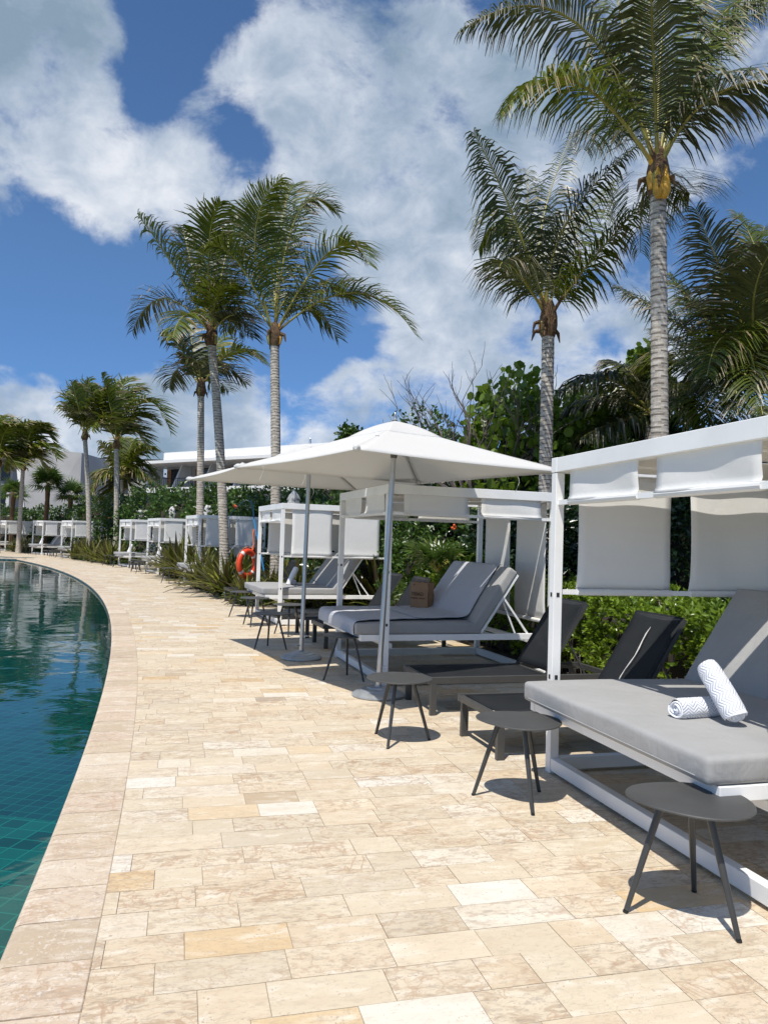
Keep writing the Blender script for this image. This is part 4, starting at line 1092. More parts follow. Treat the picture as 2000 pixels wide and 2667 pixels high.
def bush(name, c, rad, n, size, aspect, mat, label, cat, group, seed, round_=False, parts=('foliage', 'branches'), amp=0.13, cluster=6, zmin=-0.5, droop=0.3):
    """rounded mass of leaf clumps around limbs"""
    rng = np.random.default_rng(seed); c = np.array(c, float); rad = np.array(rad, float)
    root = empty(name, (c[0], c[1], 0), 0, label, cat, group)
    m_ = n // cluster; D = sphere_dirs(m_, rng, zmin); m_ = len(D)
    rr = lumpy(D, seed, amp)[:, None] * (rng.random((m_, 1)) ** 0.35 * 0.55 + 0.47)
    Cc_ = D * rad * rr + np.array([0, 0, c[2]])
    P = np.repeat(Cc_, cluster, axis=0) + rng.normal(size=(m_ * cluster, 3)) * size * 0.55
    Nn = np.repeat(D, cluster, axis=0)
    V, F, ti = leaves(P, Nn, size, aspect, rng, droop=droop, round_=round_)
    cl = np.repeat(rng.random(m_), cluster) * 0.5; ti = ti * 0.55 + np.concatenate([cl, cl]) * 0.9
    mk(parts[0], V, F, mat, root, tint=np.clip(ti, 0, 1))
    mb = MB(); rr_l = random.Random(seed)
    for k in range(9):
        q = Cc_[rr_l.randrange(m_)] * 1.0; b0 = np.array([rr_l.uniform(-.25, .25) * rad[0], rr_l.uniform(-.25, .25) * rad[1], 0.0])
        midp = b0 * 0.6 + np.array([q[0] * 0.4, q[1] * 0.4, q[2] * 0.55])
        mb.tube([b0, midp, q], [0.03, 0.02, 0.008], 6)
    mb.build(parts[1], M['limb_and_core'], root)
    # solid core coloured dark to stand for the shade between the leaves
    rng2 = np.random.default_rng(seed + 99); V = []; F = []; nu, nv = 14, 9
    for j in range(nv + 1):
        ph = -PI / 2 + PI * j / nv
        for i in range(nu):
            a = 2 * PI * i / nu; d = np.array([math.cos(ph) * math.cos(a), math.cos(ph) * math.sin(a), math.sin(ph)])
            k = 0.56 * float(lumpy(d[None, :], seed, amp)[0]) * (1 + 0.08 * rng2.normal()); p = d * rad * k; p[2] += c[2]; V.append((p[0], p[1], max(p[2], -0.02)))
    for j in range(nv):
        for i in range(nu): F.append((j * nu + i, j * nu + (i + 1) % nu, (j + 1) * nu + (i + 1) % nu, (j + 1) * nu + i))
    mk('shade_core', V, np.array(F), M['limb_and_core'], root, smooth=True)
    return root
def ground_shadow(): pass

def frond(P0, P1, P2, n, ll, droop, sway, rng, root, mat, w_leaf=0.034, r0=0.022, fold=0.55, bare=0.16):
    """pinnate frond: rachis on a quadratic curve, hanging leaflets on both sides"""
    P0, P1, P2 = [np.array(p, float) for p in (P0, P1, P2)]
    cur = lambda f: P0 * (1 - f) ** 2 + P1 * 2 * f * (1 - f) + P2 * f * f
    der = lambda f: (P1 - P0) * 2 * (1 - f) + (P2 - P1) * 2 * f
    mbr = MB(); ff = np.linspace(0, 1, 13)
    mbr.tube([cur(f) for f in ff], [r0 * (1 - 0.88 * f) + 0.002 for f in ff], 6, mi=0)
    V = [np.array(mbr.V)]; F4 = [np.array([f for f in mbr.F if len(f) == 4])]; nb = len(mbr.V)
    sway = np.array(sway, float); Vs = []; Fs = []; ti = []; k0 = nb
    base_t = rng.random() * 0.35
    for i in range(n):
        f = bare + (1 - bare) * (i + 0.5) / n
        p = cur(f); T = der(f); T /= np.linalg.norm(T)
        S = np.cross(T, [0, 0, 1.0]); nS = np.linalg.norm(S); S = S / nS if nS > 0.15 else np.array([1.0, 0, 0]); U = np.cross(S, T)
        g_ = (f - bare) / (1 - bare); Lp = ll * (0.55 + 0.75 * math.sin(PI * min(1, g_ * 0.95 + 0.12)) ** 0.8) * (1 - 0.35 * g_ ** 3)
        for s_ in (-1, 1):
            if rng.random() < 0.03: continue
            L = Lp * rng.uniform(0.85, 1.12)
            d = S * s_ * rng.uniform(0.75, 0.95) + T * (0.40 + 0.45 * g_) + U * rng.uniform(0.0, fold)
            d /= np.linalg.norm(d)
            g2 = np.array([0, 0, -1.0]) * droop * rng.uniform(0.7, 1.3) + sway * rng.uniform(0.6, 1.4)
            q0 = p; q1 = q0 + d * L * 0.35 + g2 * L * 0.06; d2 = d + g2 * 0.9; d2 /= np.linalg.norm(d2); q2 = q1 + d2 * L * 0.35
            d3 = d2 + g2 * 1.1; d3 /= np.linalg.norm(d3); q3 = q2 + d3 * L * 0.32
            wv_ = np.cross(d2, T); wn = np.linalg.norm(wv_); W = (np.cross(d2, wv_ / wn) if wn > 1e-3 else T)
            W = W * 0.85 + U * 0.5 * s_ * 0; W /= np.linalg.norm(W); w_ = w_leaf * (0.7 + 0.5 * L / ll)
            Vs += [q0 - W * w_ * 0.3, q0 + W * w_ * 0.3, q1 - W * w_ * 0.5, q1 + W * w_ * 0.5, q2 - W * w_ * 0.36, q2 + W * w_ * 0.36, q3 - W * w_ * 0.06, q3 + W * w_ * 0.06]
            Fs += [(k0, k0 + 1, k0 + 3, k0 + 2), (k0 + 2, k0 + 3, k0 + 5, k0 + 4), (k0 + 4, k0 + 5, k0 + 7, k0 + 6)]; k0 += 8
            tt = min(0.9, base_t + rng.random() * 0.5); br = rng.random()
            ti += [tt, tt, 0.99 if br < 0.40 else tt] if br > 0.07 else [tt, 0.97, 1.0]
    V = np.concatenate(V + [np.array(Vs)]); F = np.concatenate(F4 + [np.array(Fs)])
    nr_ = len(F4[0]); mi = np.concatenate([np.zeros(nr_, int), np.ones(len(Fs), int)])
    return mk('frond', V, F, [M['rachis'], mat], root, midx=mi, tint=np.concatenate([np.full(nr_, 0.3), np.array(ti)]))

def palm(name, base, top, dia, fr, label, seed, Y, nleaf=46, ll=0.62, sway=(0.5, -0.1, 0), droop=0.55, mat='palm_leaf', crown=True, fruit=False, extra=5, lw=0.036, lens=None, group='coconut palms'):
    """fr: fronds as (mid px, mid py, depth, tip px, tip py, depth) seen from the survey point"""
    rng = np.random.default_rng(seed)
    base = np.array(base, float); top = np.array(top, float)
    root = empty(name, base, 0, label, 'palm tree', group); o_ = base
    H = top[2] - base[2]
    if H > 0.3:
        nr = int(H / 0.022); seg = 18; V = []; F = []; ti = []
        ctrl = (base + top) / 2 + np.array([(top[0] - base[0]) * -0.25, 0, 0])
        z_next = 0; cyc = 0.075; ph0 = rng.random(seg) * 0.35
        for i in range(nr + 1):
            f = i / nr; p = base * (1 - f) ** 2 + ctrl * 2 * f * (1 - f) + top * f * f - o_
            z = f * H; rbase = dia / 2 * (1.0 - 0.16 * f + 0.35 * math.exp(-z / 0.25))
            for k in range(seg):
                a = 2 * PI * k / seg; tilt_ = 0.018 * math.sin(a + i * 0.003 * 7)
                cy = ((z + tilt_ + 0.006 * math.sin(3 * a + seed)) / cyc + 0.25 * math.sin(z * 2.3)) % 1.0
                r_ = rbase * (1 + 0.055 * (0.5 - cy) + 0.012 * math.sin(a * 2 + z * 3) + 0.008 * rng.normal())
                V.append((p[0] + r_ * math.cos(a), p[1] + r_ * math.sin(a), p[2]))
        for i in range(nr):
            for k in range(seg):
                F.append((i * seg + k, i * seg + (k + 1) % seg, (i + 1) * seg + (k + 1) % seg, (i + 1) * seg + k))
                z = (i + 0.5) / nr * H; a = 2 * PI * k / seg
                cy = ((z + 0.018 * math.sin(a) + 0.006 * math.sin(3 * a + seed)) / cyc + 0.25 * math.sin(z * 2.3)) % 1.0
                ti.append(1.0 if cy > 0.80 else (0.35 if cy > 0.68 else 0.0))
        tr_ = mk('trunk', V, np.array(F), M['trunk'], root, smooth=True, tint=ti)
    tp = top - o_
    s = dia / 0.24
    if crown:
        # fibrous sheath with bright leaf bases and torn flaps
        mb = MB(); mb.lathe([(0.0, -0.10), (0.112 * s, -0.10), (0.135 * s, -0.02), (0.150 * s, 0.08), (0.145 * s, 0.22), (0.11 * s, 0.38), (0.06 * s, 0.5), (0, 0.5)], 18, tuple(tp))
        for k in range(5):
            a = rng.random() * 2 * PI; z = rng.uniform(0.0, 0.25); r_ = 0.14 * s
            p0 = tp + np.array([r_ * math.cos(a), r_ * math.sin(a), z]); p1 = p0 + np.array([0.09 * math.cos(a + .4), 0.09 * math.sin(a + .4), -0.02]) * s; p2 = p1 + np.array([0.04 * math.cos(a), 0.04 * math.sin(a), -0.15]) * s
            mb.tube([p0, p1, p2], [0.045 * s, 0.034 * s, 0.008 * s], 6)
        mb.build('fibre_sheath', M['fibre'], root)
    L0 = tp + np.array([0, 0, 0.20 * s])
    specs = []
    for (mx, my, md, tx, ty, td) in fr:
        A = top + np.array([0, 0, 0.2 * s]); B = at(mx, my, Y + md); T = at(tx, ty, Y + td)
        ctl = 2 * B - 0.5 * A - 0.5 * T
        specs.append((A - o_, ctl - o_, T - o_))
    Lm = np.mean([np.linalg.norm(a[2] - a[0]) for a in specs]) if specs else 2.2
    if lens: Lm = lens
    for k in range(extra):     # fronds to the front and rear of the crown
        a = rng.random() * 2 * PI if k > 1 else (PI / 2 if k == 0 else -PI / 2) + rng.uniform(-.4, .4)
        el = rng.uniform(0.35, 1.2); ln = Lm * rng.uniform(0.75, 1.0)
        dh = np.array([math.cos(a), math.sin(a), 0.0])
        if dh[1] < -0.2: dh = dh * 0.7
        P1 = L0 + dh * ln * 0.35 * math.cos(el) + np.array([0, 0, ln * 0.62 * math.sin(el)])
        P2 = L0 + dh * ln * 0.85 + np.array([0.15 * ln, 0, ln * (math.sin(el) * 0.75 - 0.30)])
        specs.append((L0, P1, P2))
    mb = MB()
    for k, (a, b, c) in enumerate(specs):
        d0 = b - a; d0 /= np.linalg.norm(d0)
        off = d0 * 0.02 * s; off[2] = 0
        a2 = a + off
        mts = M['palm_leaf_dry'] if (mat == 'mixed' and rng.random() < 0.55) or mat == 'palm_leaf_dry' else M['palm_leaf']
        Lf = np.linalg.norm(c - a); nn = int(nleaf * (0.6 + 0.4 * Lf / max(Lm, 0.1)))
        frond(a2, b, c, nn, ll, droop, sway, rng, root, mts, w_leaf=lw, r0=0.024 * s)
        h0 = np.array([d0[0], d0[1], 0]); hn = np.linalg.norm(h0); h0 = h0 / hn if hn > 1e-3 else np.array([1.0, 0, 0])
        if crown and k < 9:
            q0 = tp + h0 * 0.115 * s + np.array([0, 0, -0.05 * s]); q1 = tp + h0 * 0.13 * s + np.array([0, 0, 0.10 * s])
            m3 = MB(); m3.tube([q0, q1, a2 + d0 * 0.10, a2 + d0 * 0.42], [0.035 * s, 0.055 * s, 0.036 * s, 0.02 * s], 8)
            m3.build('leaf_base', M['sheath'] if k == 1 else (M['rachis'] if k % 2 else M['fibre']), root, smooth=True)
    if fruit:
        for (ax, sz) in ((-1.25, 1.0), (-2.0, 0.9)):
            m3 = MB(); q = tp + np.array([0.10 * math.cos(ax), 0.14 * math.sin(ax) - 0.02, -0.02])
            m3.lathe([(0, -0.17), (0.035, -0.165), (0.068, -0.10), (0.072, -0.03), (0.045, 0.09), (0.025, 0.22), (0, 0.24)], 14, (q[0], q[1], q[2])); m3.build('orange_sheath', M['sheath'], root, smooth=True)
    return root
def p0(px, r): return on_ring(px, r)
b = lambda px, py, Y: at(px, py, Y)
def foot(px, Y): q = at(px, 1400, Y); return (q[0], q[1], 0.0)

palm('palm_tree', foot(1722, 9.3), b(1712, 490, 9.3), 0.225,
     [(1500, 60, -0.3, 1205, 75, -0.6), (1500, 215, -0.6, 1303, 300, -1.2), (1640, 150, 0.8, 1590, -90, 1.6), (1700, 140, -0.6, 1690, -120, -1.6), (1800, 180, 0.2, 2030, -40, 0.5),
      (1850, 255, -0.5, 2080, 215, -1.0), (1800, 120, 1.3, 1900, -120, 2.4), (1860, 60, 0.4, 2080, -20, 0.6), (1600, 330, 1.2, 1520, 390, 2.4), (1760, 475, 0.6, 1795, 505, 0.9), (1720, 130, 0.3, 1760, -150, 0.6),],
     'tall coconut palm with orange leaf bases rising behind the nearest cabana', 21, 9.3, nleaf=100, ll=0.68, sway=(0.18, 0, 0), droop=0.95, mat='mixed', fruit=True, extra=1, lw=0.021)
palm('palm_tree', foot(1418, 12.3), b(1427, 862, 12.3), 0.235,
     [(1335, 560, -0.4, 1232, 345, -0.8), (1330, 585, 0.5, 1246, 650, 1.0), (1405, 620, 0.6, 1490, 345, 1.4), (1465, 600, -0.3, 1650, 385, -0.8), (1530, 690, -0.5, 1690, 512, -1.0), (1385, 650, 0.8, 1372, 440, 1.8), (1340, 700, -0.8, 1300, 700, -1.6), (1480, 640, 1.0, 1600, 470, 2.2)],
     'coconut palm standing between the big umbrella and the nearest cabana', 22, 12.3, nleaf=92, ll=0.68, sway=(0.10, 0, 0), droop=0.95, mat='mixed', extra=0, lw=0.025)
palm('palm_tree', foot(722, 19.0), b(715, 892, 19.0), 0.265,
     [(920, 762, -0.4, 1082, 872, -0.8), (865, 650, -0.5, 960, 690, -1.2), (775, 560, 0.4, 880, 552, 0.8), (665, 620, -0.5, 735, 462, -1.2), (625, 690, -0.3, 545, 640, -0.6), (735, 580, 1.0, 770, 480, 2.0), (800, 800, 0.8, 880, 880, 1.6), (640, 790, 0.8, 590, 860, 1.6), (700, 640, 1.2, 640, 520, 2.2), (830, 740, 1.2, 930, 790, 2.4)],
     'coconut palm with the widest green crown, long frond reaching right over the umbrellas', 23, 19.0, nleaf=80, ll=0.88, sway=(0.30, 0, 0), droop=0.45, extra=1, lw=0.032)
palm('palm_tree', foot(592, 20.4), b(551, 892, 20.4), 0.265,
     [(450, 690, -0.4, 361, 562, -0.8), (430, 778, 0.3, 346, 862, 0.6), (500, 690, 0.5, 478, 598, 1.0), (545, 640, -0.5, 575, 525, -1.2), (590, 660, 0.6, 625, 560, 1.2), (610, 820, -0.4, 660, 880, -0.8), (490, 820, -0.8, 450, 880, -1.6), (560, 700, 1.3, 540, 600, 2.2)],
     'coconut palm with a thick leaning trunk passing just left of the lifebuoy', 24, 20.4, nleaf=76, ll=0.84, sway=(0.3, 0, 0), droop=0.5, mat='mixed', extra=2, lw=0.034)
palm('palm_tree', foot(522, 25.0), b(524, 1025, 25.0), 0.25,
     [(480, 920, -0.4, 425, 865, -0.8), (505, 920, 0.5, 490, 830, 1.0), (610, 915, -0.4, 692, 950, -0.8), (470, 960, 0.5, 440, 1010, 1.0), (545, 930, 0.8, 600, 860, 1.6), (580, 960, 0.6, 640, 1000, 1.2)],
     'shorter coconut palm behind the thick leaning trunk, its crown below the other two', 25, 25.0, nleaf=48, ll=0.85, sway=(0.3, 0, 0), droop=0.5, mat='mixed', extra=2, lw=0.048)
palm('palm_tree', foot(305, 42.0), b(304, 1165, 42.0), 0.30,
     [(288, 1060, -0.4, 265, 975, -0.8), (330, 1040, 0.4, 378, 1015, 0.8), (380, 1045, -0.5, 447, 1132, -1.0), (350, 1085, 0.3, 412, 1104, 0.6), (260, 1060, 0.3, 228, 1000, 0.6), (268, 1100, -0.5, 240, 1120, -1.0), (310, 1040, 1.0, 335, 985, 2.0), (345, 1120, 0.5, 380, 1160, 1.0)],
     'far coconut palm with a wide wind-swept crown near the close cabana pair', 26, 42.0, nleaf=42, ll=1.25, sway=(0.5, 0, 0), droop=0.4, extra=2, lw=0.085)
palm('palm_tree', foot(236, 42.5), b(222, 1142, 42.5), 0.28,
     [(205, 1060, -0.4, 190, 995, -0.8), (222, 1050, 0.4, 235, 985, 0.8), (250, 1060, -0.5, 285, 1010, -1.0), (195, 1080, 0.3, 183, 1060, 0.6), (245, 1090, 0.6, 275, 1110, 1.2), (195, 1060, 1.0, 205, 1000, 2.0)],
     'slim far palm whose thin trunk crosses the curtains of a far cabana', 27, 42.5, nleaf=40, ll=1.1, sway=(0.45, 0, 0), droop=0.5, mat='mixed', extra=2, lw=0.08)
palm('palm_tree', foot(50, 51.0), b(61, 1222, 51.0), 0.30,
     [(80, 1130, -0.4, 112, 1102, -0.8), (100, 1125, 0.4, 140, 1150, 0.8), (110, 1160, -0.5, 150, 1195, -1.0), (40, 1160, 0.4, 15, 1190, 0.8), (62, 1140, 0.5, 70, 1098, 1.0), (90, 1180, 0.6, 118, 1225, 1.2), (30, 1190, 0.6, 10, 1225, 1.2)],
     'far leaning palm near the left edge, crown blown to the right', 28, 51.0, nleaf=40, ll=1.3, sway=(0.6, 0, 0), droop=0.5, extra=2, lw=0.095)
palm('palm_tree', foot(-4, 50.0), b(-2, 1212, 50.0), 0.30,
     [(12, 1130, -0.4, 45, 1105, -0.8), (30, 1160, 0.4, 58, 1180, 0.8), (-30, 1130, 0.4, -60, 1150, 0.8), (-5, 1120, 0.5, 5, 1085, 1.0), (20, 1185, -0.5, 45, 1215, -1.0)],
     'far palm cut off by the left edge, yellowish fronds', 29, 50.0, nleaf=40, ll=1.3, sway=(0.5, 0, 0), droop=0.5, extra=2, lw=0.095)
palm('palm_tree', foot(318, 50.0), b(318, 1250, 50.0), 0.26,
     [(290, 1190, -0.4, 262, 1150, -0.8), (335, 1180, 0.4, 350, 1145, 0.8), (360, 1180, -0.5, 395, 1165, -1.0), (370, 1210, 0.4, 415, 1250, 0.8), (285, 1225, 0.4, 240, 1245, 0.8), (320, 1180, 0.5, 325, 1140, 1.0), (300, 1265, 0.5, 262, 1330, 1.0), (345, 1265, 0.5, 372, 1330, 1.0), (275, 1240, -0.6, 232, 1290, -1.2), (370, 1230, -0.6, 420, 1290, -1.0)],
     'bushy dark palm without visible trunk in front of the hotel', 30, 50.0, nleaf=44, ll=1.2, sway=(0.1, 0, 0), droop=0.6, mat='palm_leaf', crown=False, extra=3, lw=0.09)
palm('palm_tree', foot(1992, 13.0), b(1992, 1060, 13.0), 0.30,
     [(1910, 790, -0.4, 1810, 545, -0.8), (1850, 850, 0.3, 1738, 712, 0.8), (1790, 860, 0.8, 1600, 745, 1.6), (1990, 740, 0.3, 1920, 560, 0.8), (1850, 1010, -0.8, 1865, 1120, -1.5), (1960, 800, -0.9, 2020, 640, -1.6), (1900, 880, -1.2, 1840, 980, -2.2), (1930, 930, -1.4, 1920, 1080, -2.4), (2060, 850, 0, 2150, 800, 0), (1880, 860, 1.2, 1780, 780, 2.2), (1960, 780, 1.0, 1990, 590, 2.0), (1800, 950, 0.4, 1650, 960, 0.8), (1960, 920, -1.5, 1985, 1080, -2.6), (1850, 930, 1.4, 1700, 860, 2.4)],
     'big dark palm with no visible trunk filling the right edge above the nearest cabana', 31, 13.0, nleaf=96, ll=0.85, sway=(-0.1, 0, 0), droop=0.55, mat='mixed', crown=False, extra=3, lw=0.027)
palm('palm_tree', foot(1700, 13.6), b(1695, 1110, 13.6), 0.26,
     [(1580, 985, -0.4, 1455, 1020, -0.8), (1580, 1040, 0.4, 1462, 1085, 0.8), (1600, 1100, -0.5, 1510, 1142, -1.0), (1650, 980, 0.5, 1580, 940, 1.2), (1780, 1040, -0.5, 1830, 1120, -1.0), (1760, 1000, 0.6, 1840, 1010, 1.2), (1620, 1090, 0.9, 1540, 1150, 1.8)],
     'low dark palm spreading left behind the pale tall trunk', 32, 13.6, nleaf=60, ll=0.66, sway=(0.0, 0, 0), droop=0.9, mat='palm_leaf_dry', crown=False, extra=2, lw=0.032)

# fan palms
def fan_leaf(base, d, size, rng, root, mat, nseg=17, stem=0.8):
    d = np.array(d, float); d /= np.linalg.norm(d); S = np.cross(d, [0, 0, 1.0]); S /= np.linalg.norm(S) + 1e-9; U = np.cross(S, d)
    base = np.array(base, float); c = base + d * stem; V = []; F = []; ti = []
    mbr = MB(); mbr.tube([base, base + d * stem * 0.5 + np.array([0, 0, 0.03]), c], [0.014, 0.011, 0.008], 5)
    V = list(mbr.V); F = [f for f in mbr.F if len(f) == 4]; nr_ = len(F); k = len(V)
    for i in range(nseg):
        a = (i / (nseg - 1) - 0.5) * R(235); L = size * (1 - 0.25 * abs(a) / R(118)) * rng.uniform(0.9, 1.08)
        e = d * math.cos(a) + S * math.sin(a); e = e + U * 0.10 * math.cos(a * 2); W = np.cross(e, U); W /= np.linalg.norm(W)
        wi = size * 0.052; p1 = c + e * L * 0.5; p2 = c + e * L + np.array([0, 0, -0.22 * L])
        V += [tuple(c - W * 0.004), tuple(c + W * 0.004), tuple(p1 - W * wi), tuple(p1 + W * wi), tuple(p2 - W * 0.004), tuple(p2 + W * 0.004)]
        F += [(k, k + 1, k + 3, k + 2), (k + 2, k + 3, k + 5, k + 4)]; k += 6; tt = rng.random() * 0.8; ti += [tt, tt if rng.random() < 0.8 else 0.97]
    return mk('fan_leaf', V, np.array(F), [M['rachis'], mat], root, midx=[0] * nr_ + [1] * (len(F) - nr_), tint=[0.3] * nr_ + ti)
def fan_palm(pos_, zc, size, n, seed, label, stem=0.8, trunk=True, emax=1.3):
    rng = np.random.default_rng(seed); root = empty('fan_palm', (pos_[0], pos_[1], 0), 0, label, 'fan palm', 'fan palms in the planting')
    if trunk:
        mb = MB(); zz = np.linspace(0, zc, 14); mb.tube([(0.02 * math.sin(z * 2), 0, z) for z in zz], [0.16 * (1 + 0.10 * math.sin(k * 2.3)) for k in range(14)], 12); mb.build('trunk', M['fibre'], root, smooth=True)
    for i in range(n):
        a = i * 2.4 + rng.random() * 0.4; el = rng.uniform(-0.45, emax) if trunk else rng.uniform(0.35, emax)
        fan_leaf((0, 0, zc), (math.cos(a) * math.cos(el), math.sin(a) * math.cos(el), math.sin(el)), size * rng.uniform(0.85, 1.1), rng, root, M['fanleaf'], stem=stem * rng.uniform(0.7, 1.1))
    return root
q = foot(119, 54); fan_palm(q, at(119, 1262, 54)[2], 1.15, 26, 1, 'bright fan palm in front of the grey hotel wall', stem=0.75)
q = foot(180, 54.5); fan_palm(q, at(180, 1290, 54.5)[2], 0.95, 22, 2, 'smaller dark fan palm right of the bright one before the grey wall', stem=0.6)
q = foot(30, 56); fan_palm(q, at(30, 1285, 56)[2], 1.0, 20, 3, 'dark fan palm at the left edge before the hotel', stem=0.6)
q = foot(1140, 13.0); fan_palm(q, at(1140, 1490, 13.0)[2], 0.46, 14, 4, 'young fan palm behind the low hedge above the paper bag daybed', stem=0.42, trunk=False)
q = foot(1205, 13.1); fan_palm(q, at(1200, 1500, 13.1)[2], 0.44, 12, 5, 'young fan palm with narrow upright leaves, right of its neighbour behind the hedge', stem=0.42, trunk=False)
q = foot(1085, 14.2); fan_palm(q, 0.4, 0.45, 10, 6, 'young fan palm low behind the raised dark lounger back', stem=0.4, trunk=False)

# ------------------------------------------------------------------ shrubs
GS = 'shrubs in the belt behind the cabanas'
def shrub_at(px, topy, Y, wid, mat, size, n, label, seed, round_=False, aspect=0.5, depth=None, bottom=None, amp=0.13, cluster=6, name='shrub', cat='shrub', group=GS, droop=0.3):
    q = at(px, 1400, Y); zt = at(px, topy, Y)[2]
    zb = -0.2 if bottom is None else at(px, bottom, Y)[2]
    cz = (zt + zb) / 2; rz_ = (zt - zb) / 2
    rx = wid / 2 / F_PX * Y
    return bush(name, (q[0], q[1], cz), (rx, (depth or min(rx, 1.6)), rz_), n, size, aspect, M[mat], label, cat, group, seed, round_=round_, amp=amp, cluster=cluster, droop=droop)
# far belt, left to right
belt = [(20, 1312, 60, 130, 'dark bushy shrub at the left edge behind the farthest cabana'), (100, 1318, 59, 120, 'dark shrub under the bright fan palm'), (175, 1312, 57, 120, 'dark shrub under the smaller fan palm'), (245, 1300, 52, 120, 'dense shrub right of the thin palm trunk, under the hotel'),
        (330, 1295, 46, 120, 'dense shrub behind the closed umbrella left of the pair'), (395, 1275, 42, 130, 'tall leafy shrub behind the closed umbrella right of the pair'), (465, 1260, 38, 130, 'tall leafy shrub under the hotel balconies'), (545, 1255, 34, 120, 'tall leafy shrub behind the leaning palm trunk'),
        (615, 1270, 31, 120, 'leafy shrub between two pale trunks, behind the rescue pole'), (690, 1278, 28, 130, 'leafy shrub behind the trunk over the lifebuoy cabana'), (770, 1268, 25, 140, 'leafy shrub behind the closed umbrella of the lifebuoy cabana'), (860, 1262, 22, 150, 'leafy shrub under the farther umbrella canopy'),
        (955, 1190, 19, 200, 'tall shrub hidden partly by the umbrellas, left of the bare tree')]
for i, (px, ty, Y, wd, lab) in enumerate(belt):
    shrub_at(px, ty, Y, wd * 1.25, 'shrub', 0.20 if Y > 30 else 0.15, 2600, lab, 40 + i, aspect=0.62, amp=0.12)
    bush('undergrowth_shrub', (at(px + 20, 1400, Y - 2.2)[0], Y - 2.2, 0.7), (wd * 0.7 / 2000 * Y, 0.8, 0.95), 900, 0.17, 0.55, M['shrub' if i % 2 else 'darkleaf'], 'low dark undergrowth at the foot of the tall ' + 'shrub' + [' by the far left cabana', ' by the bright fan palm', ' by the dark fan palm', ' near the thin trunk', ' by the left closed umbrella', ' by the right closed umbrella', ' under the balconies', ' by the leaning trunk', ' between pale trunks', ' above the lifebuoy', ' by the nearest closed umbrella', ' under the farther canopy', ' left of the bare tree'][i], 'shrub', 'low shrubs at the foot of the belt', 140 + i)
# nearer, right side
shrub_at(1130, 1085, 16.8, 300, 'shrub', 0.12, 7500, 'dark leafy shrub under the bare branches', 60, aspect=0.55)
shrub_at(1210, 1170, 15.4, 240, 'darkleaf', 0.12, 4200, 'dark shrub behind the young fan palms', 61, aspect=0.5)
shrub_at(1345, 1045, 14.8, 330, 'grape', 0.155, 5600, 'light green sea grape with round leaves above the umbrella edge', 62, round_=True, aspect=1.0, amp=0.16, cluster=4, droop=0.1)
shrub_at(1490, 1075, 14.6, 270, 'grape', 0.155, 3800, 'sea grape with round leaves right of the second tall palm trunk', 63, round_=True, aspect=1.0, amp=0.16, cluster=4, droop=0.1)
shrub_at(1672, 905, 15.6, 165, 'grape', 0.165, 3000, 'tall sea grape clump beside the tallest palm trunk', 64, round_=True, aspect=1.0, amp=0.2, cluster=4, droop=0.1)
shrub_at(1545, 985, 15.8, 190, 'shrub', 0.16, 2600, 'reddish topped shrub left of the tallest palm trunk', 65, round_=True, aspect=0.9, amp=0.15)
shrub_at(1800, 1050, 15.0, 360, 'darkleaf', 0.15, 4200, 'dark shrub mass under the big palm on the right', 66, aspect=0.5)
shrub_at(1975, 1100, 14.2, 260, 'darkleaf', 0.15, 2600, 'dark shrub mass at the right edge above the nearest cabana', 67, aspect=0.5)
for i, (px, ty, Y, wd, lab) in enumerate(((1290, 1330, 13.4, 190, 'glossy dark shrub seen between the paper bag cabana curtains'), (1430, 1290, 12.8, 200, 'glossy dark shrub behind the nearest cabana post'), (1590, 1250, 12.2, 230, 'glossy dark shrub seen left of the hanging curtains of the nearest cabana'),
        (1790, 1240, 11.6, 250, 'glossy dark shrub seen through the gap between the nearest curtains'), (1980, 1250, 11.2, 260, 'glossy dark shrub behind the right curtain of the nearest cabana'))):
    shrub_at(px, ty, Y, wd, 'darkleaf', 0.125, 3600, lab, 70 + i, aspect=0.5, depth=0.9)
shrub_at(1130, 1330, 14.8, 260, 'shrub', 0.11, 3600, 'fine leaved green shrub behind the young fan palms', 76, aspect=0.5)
shrub_at(905, 1120, 19.5, 46, 'shrub', 0.14, 420, 'small leafy sprig poking above the umbrella top', 77, aspect=0.6, bottom=1160, name='leafy_sprig', group=None)

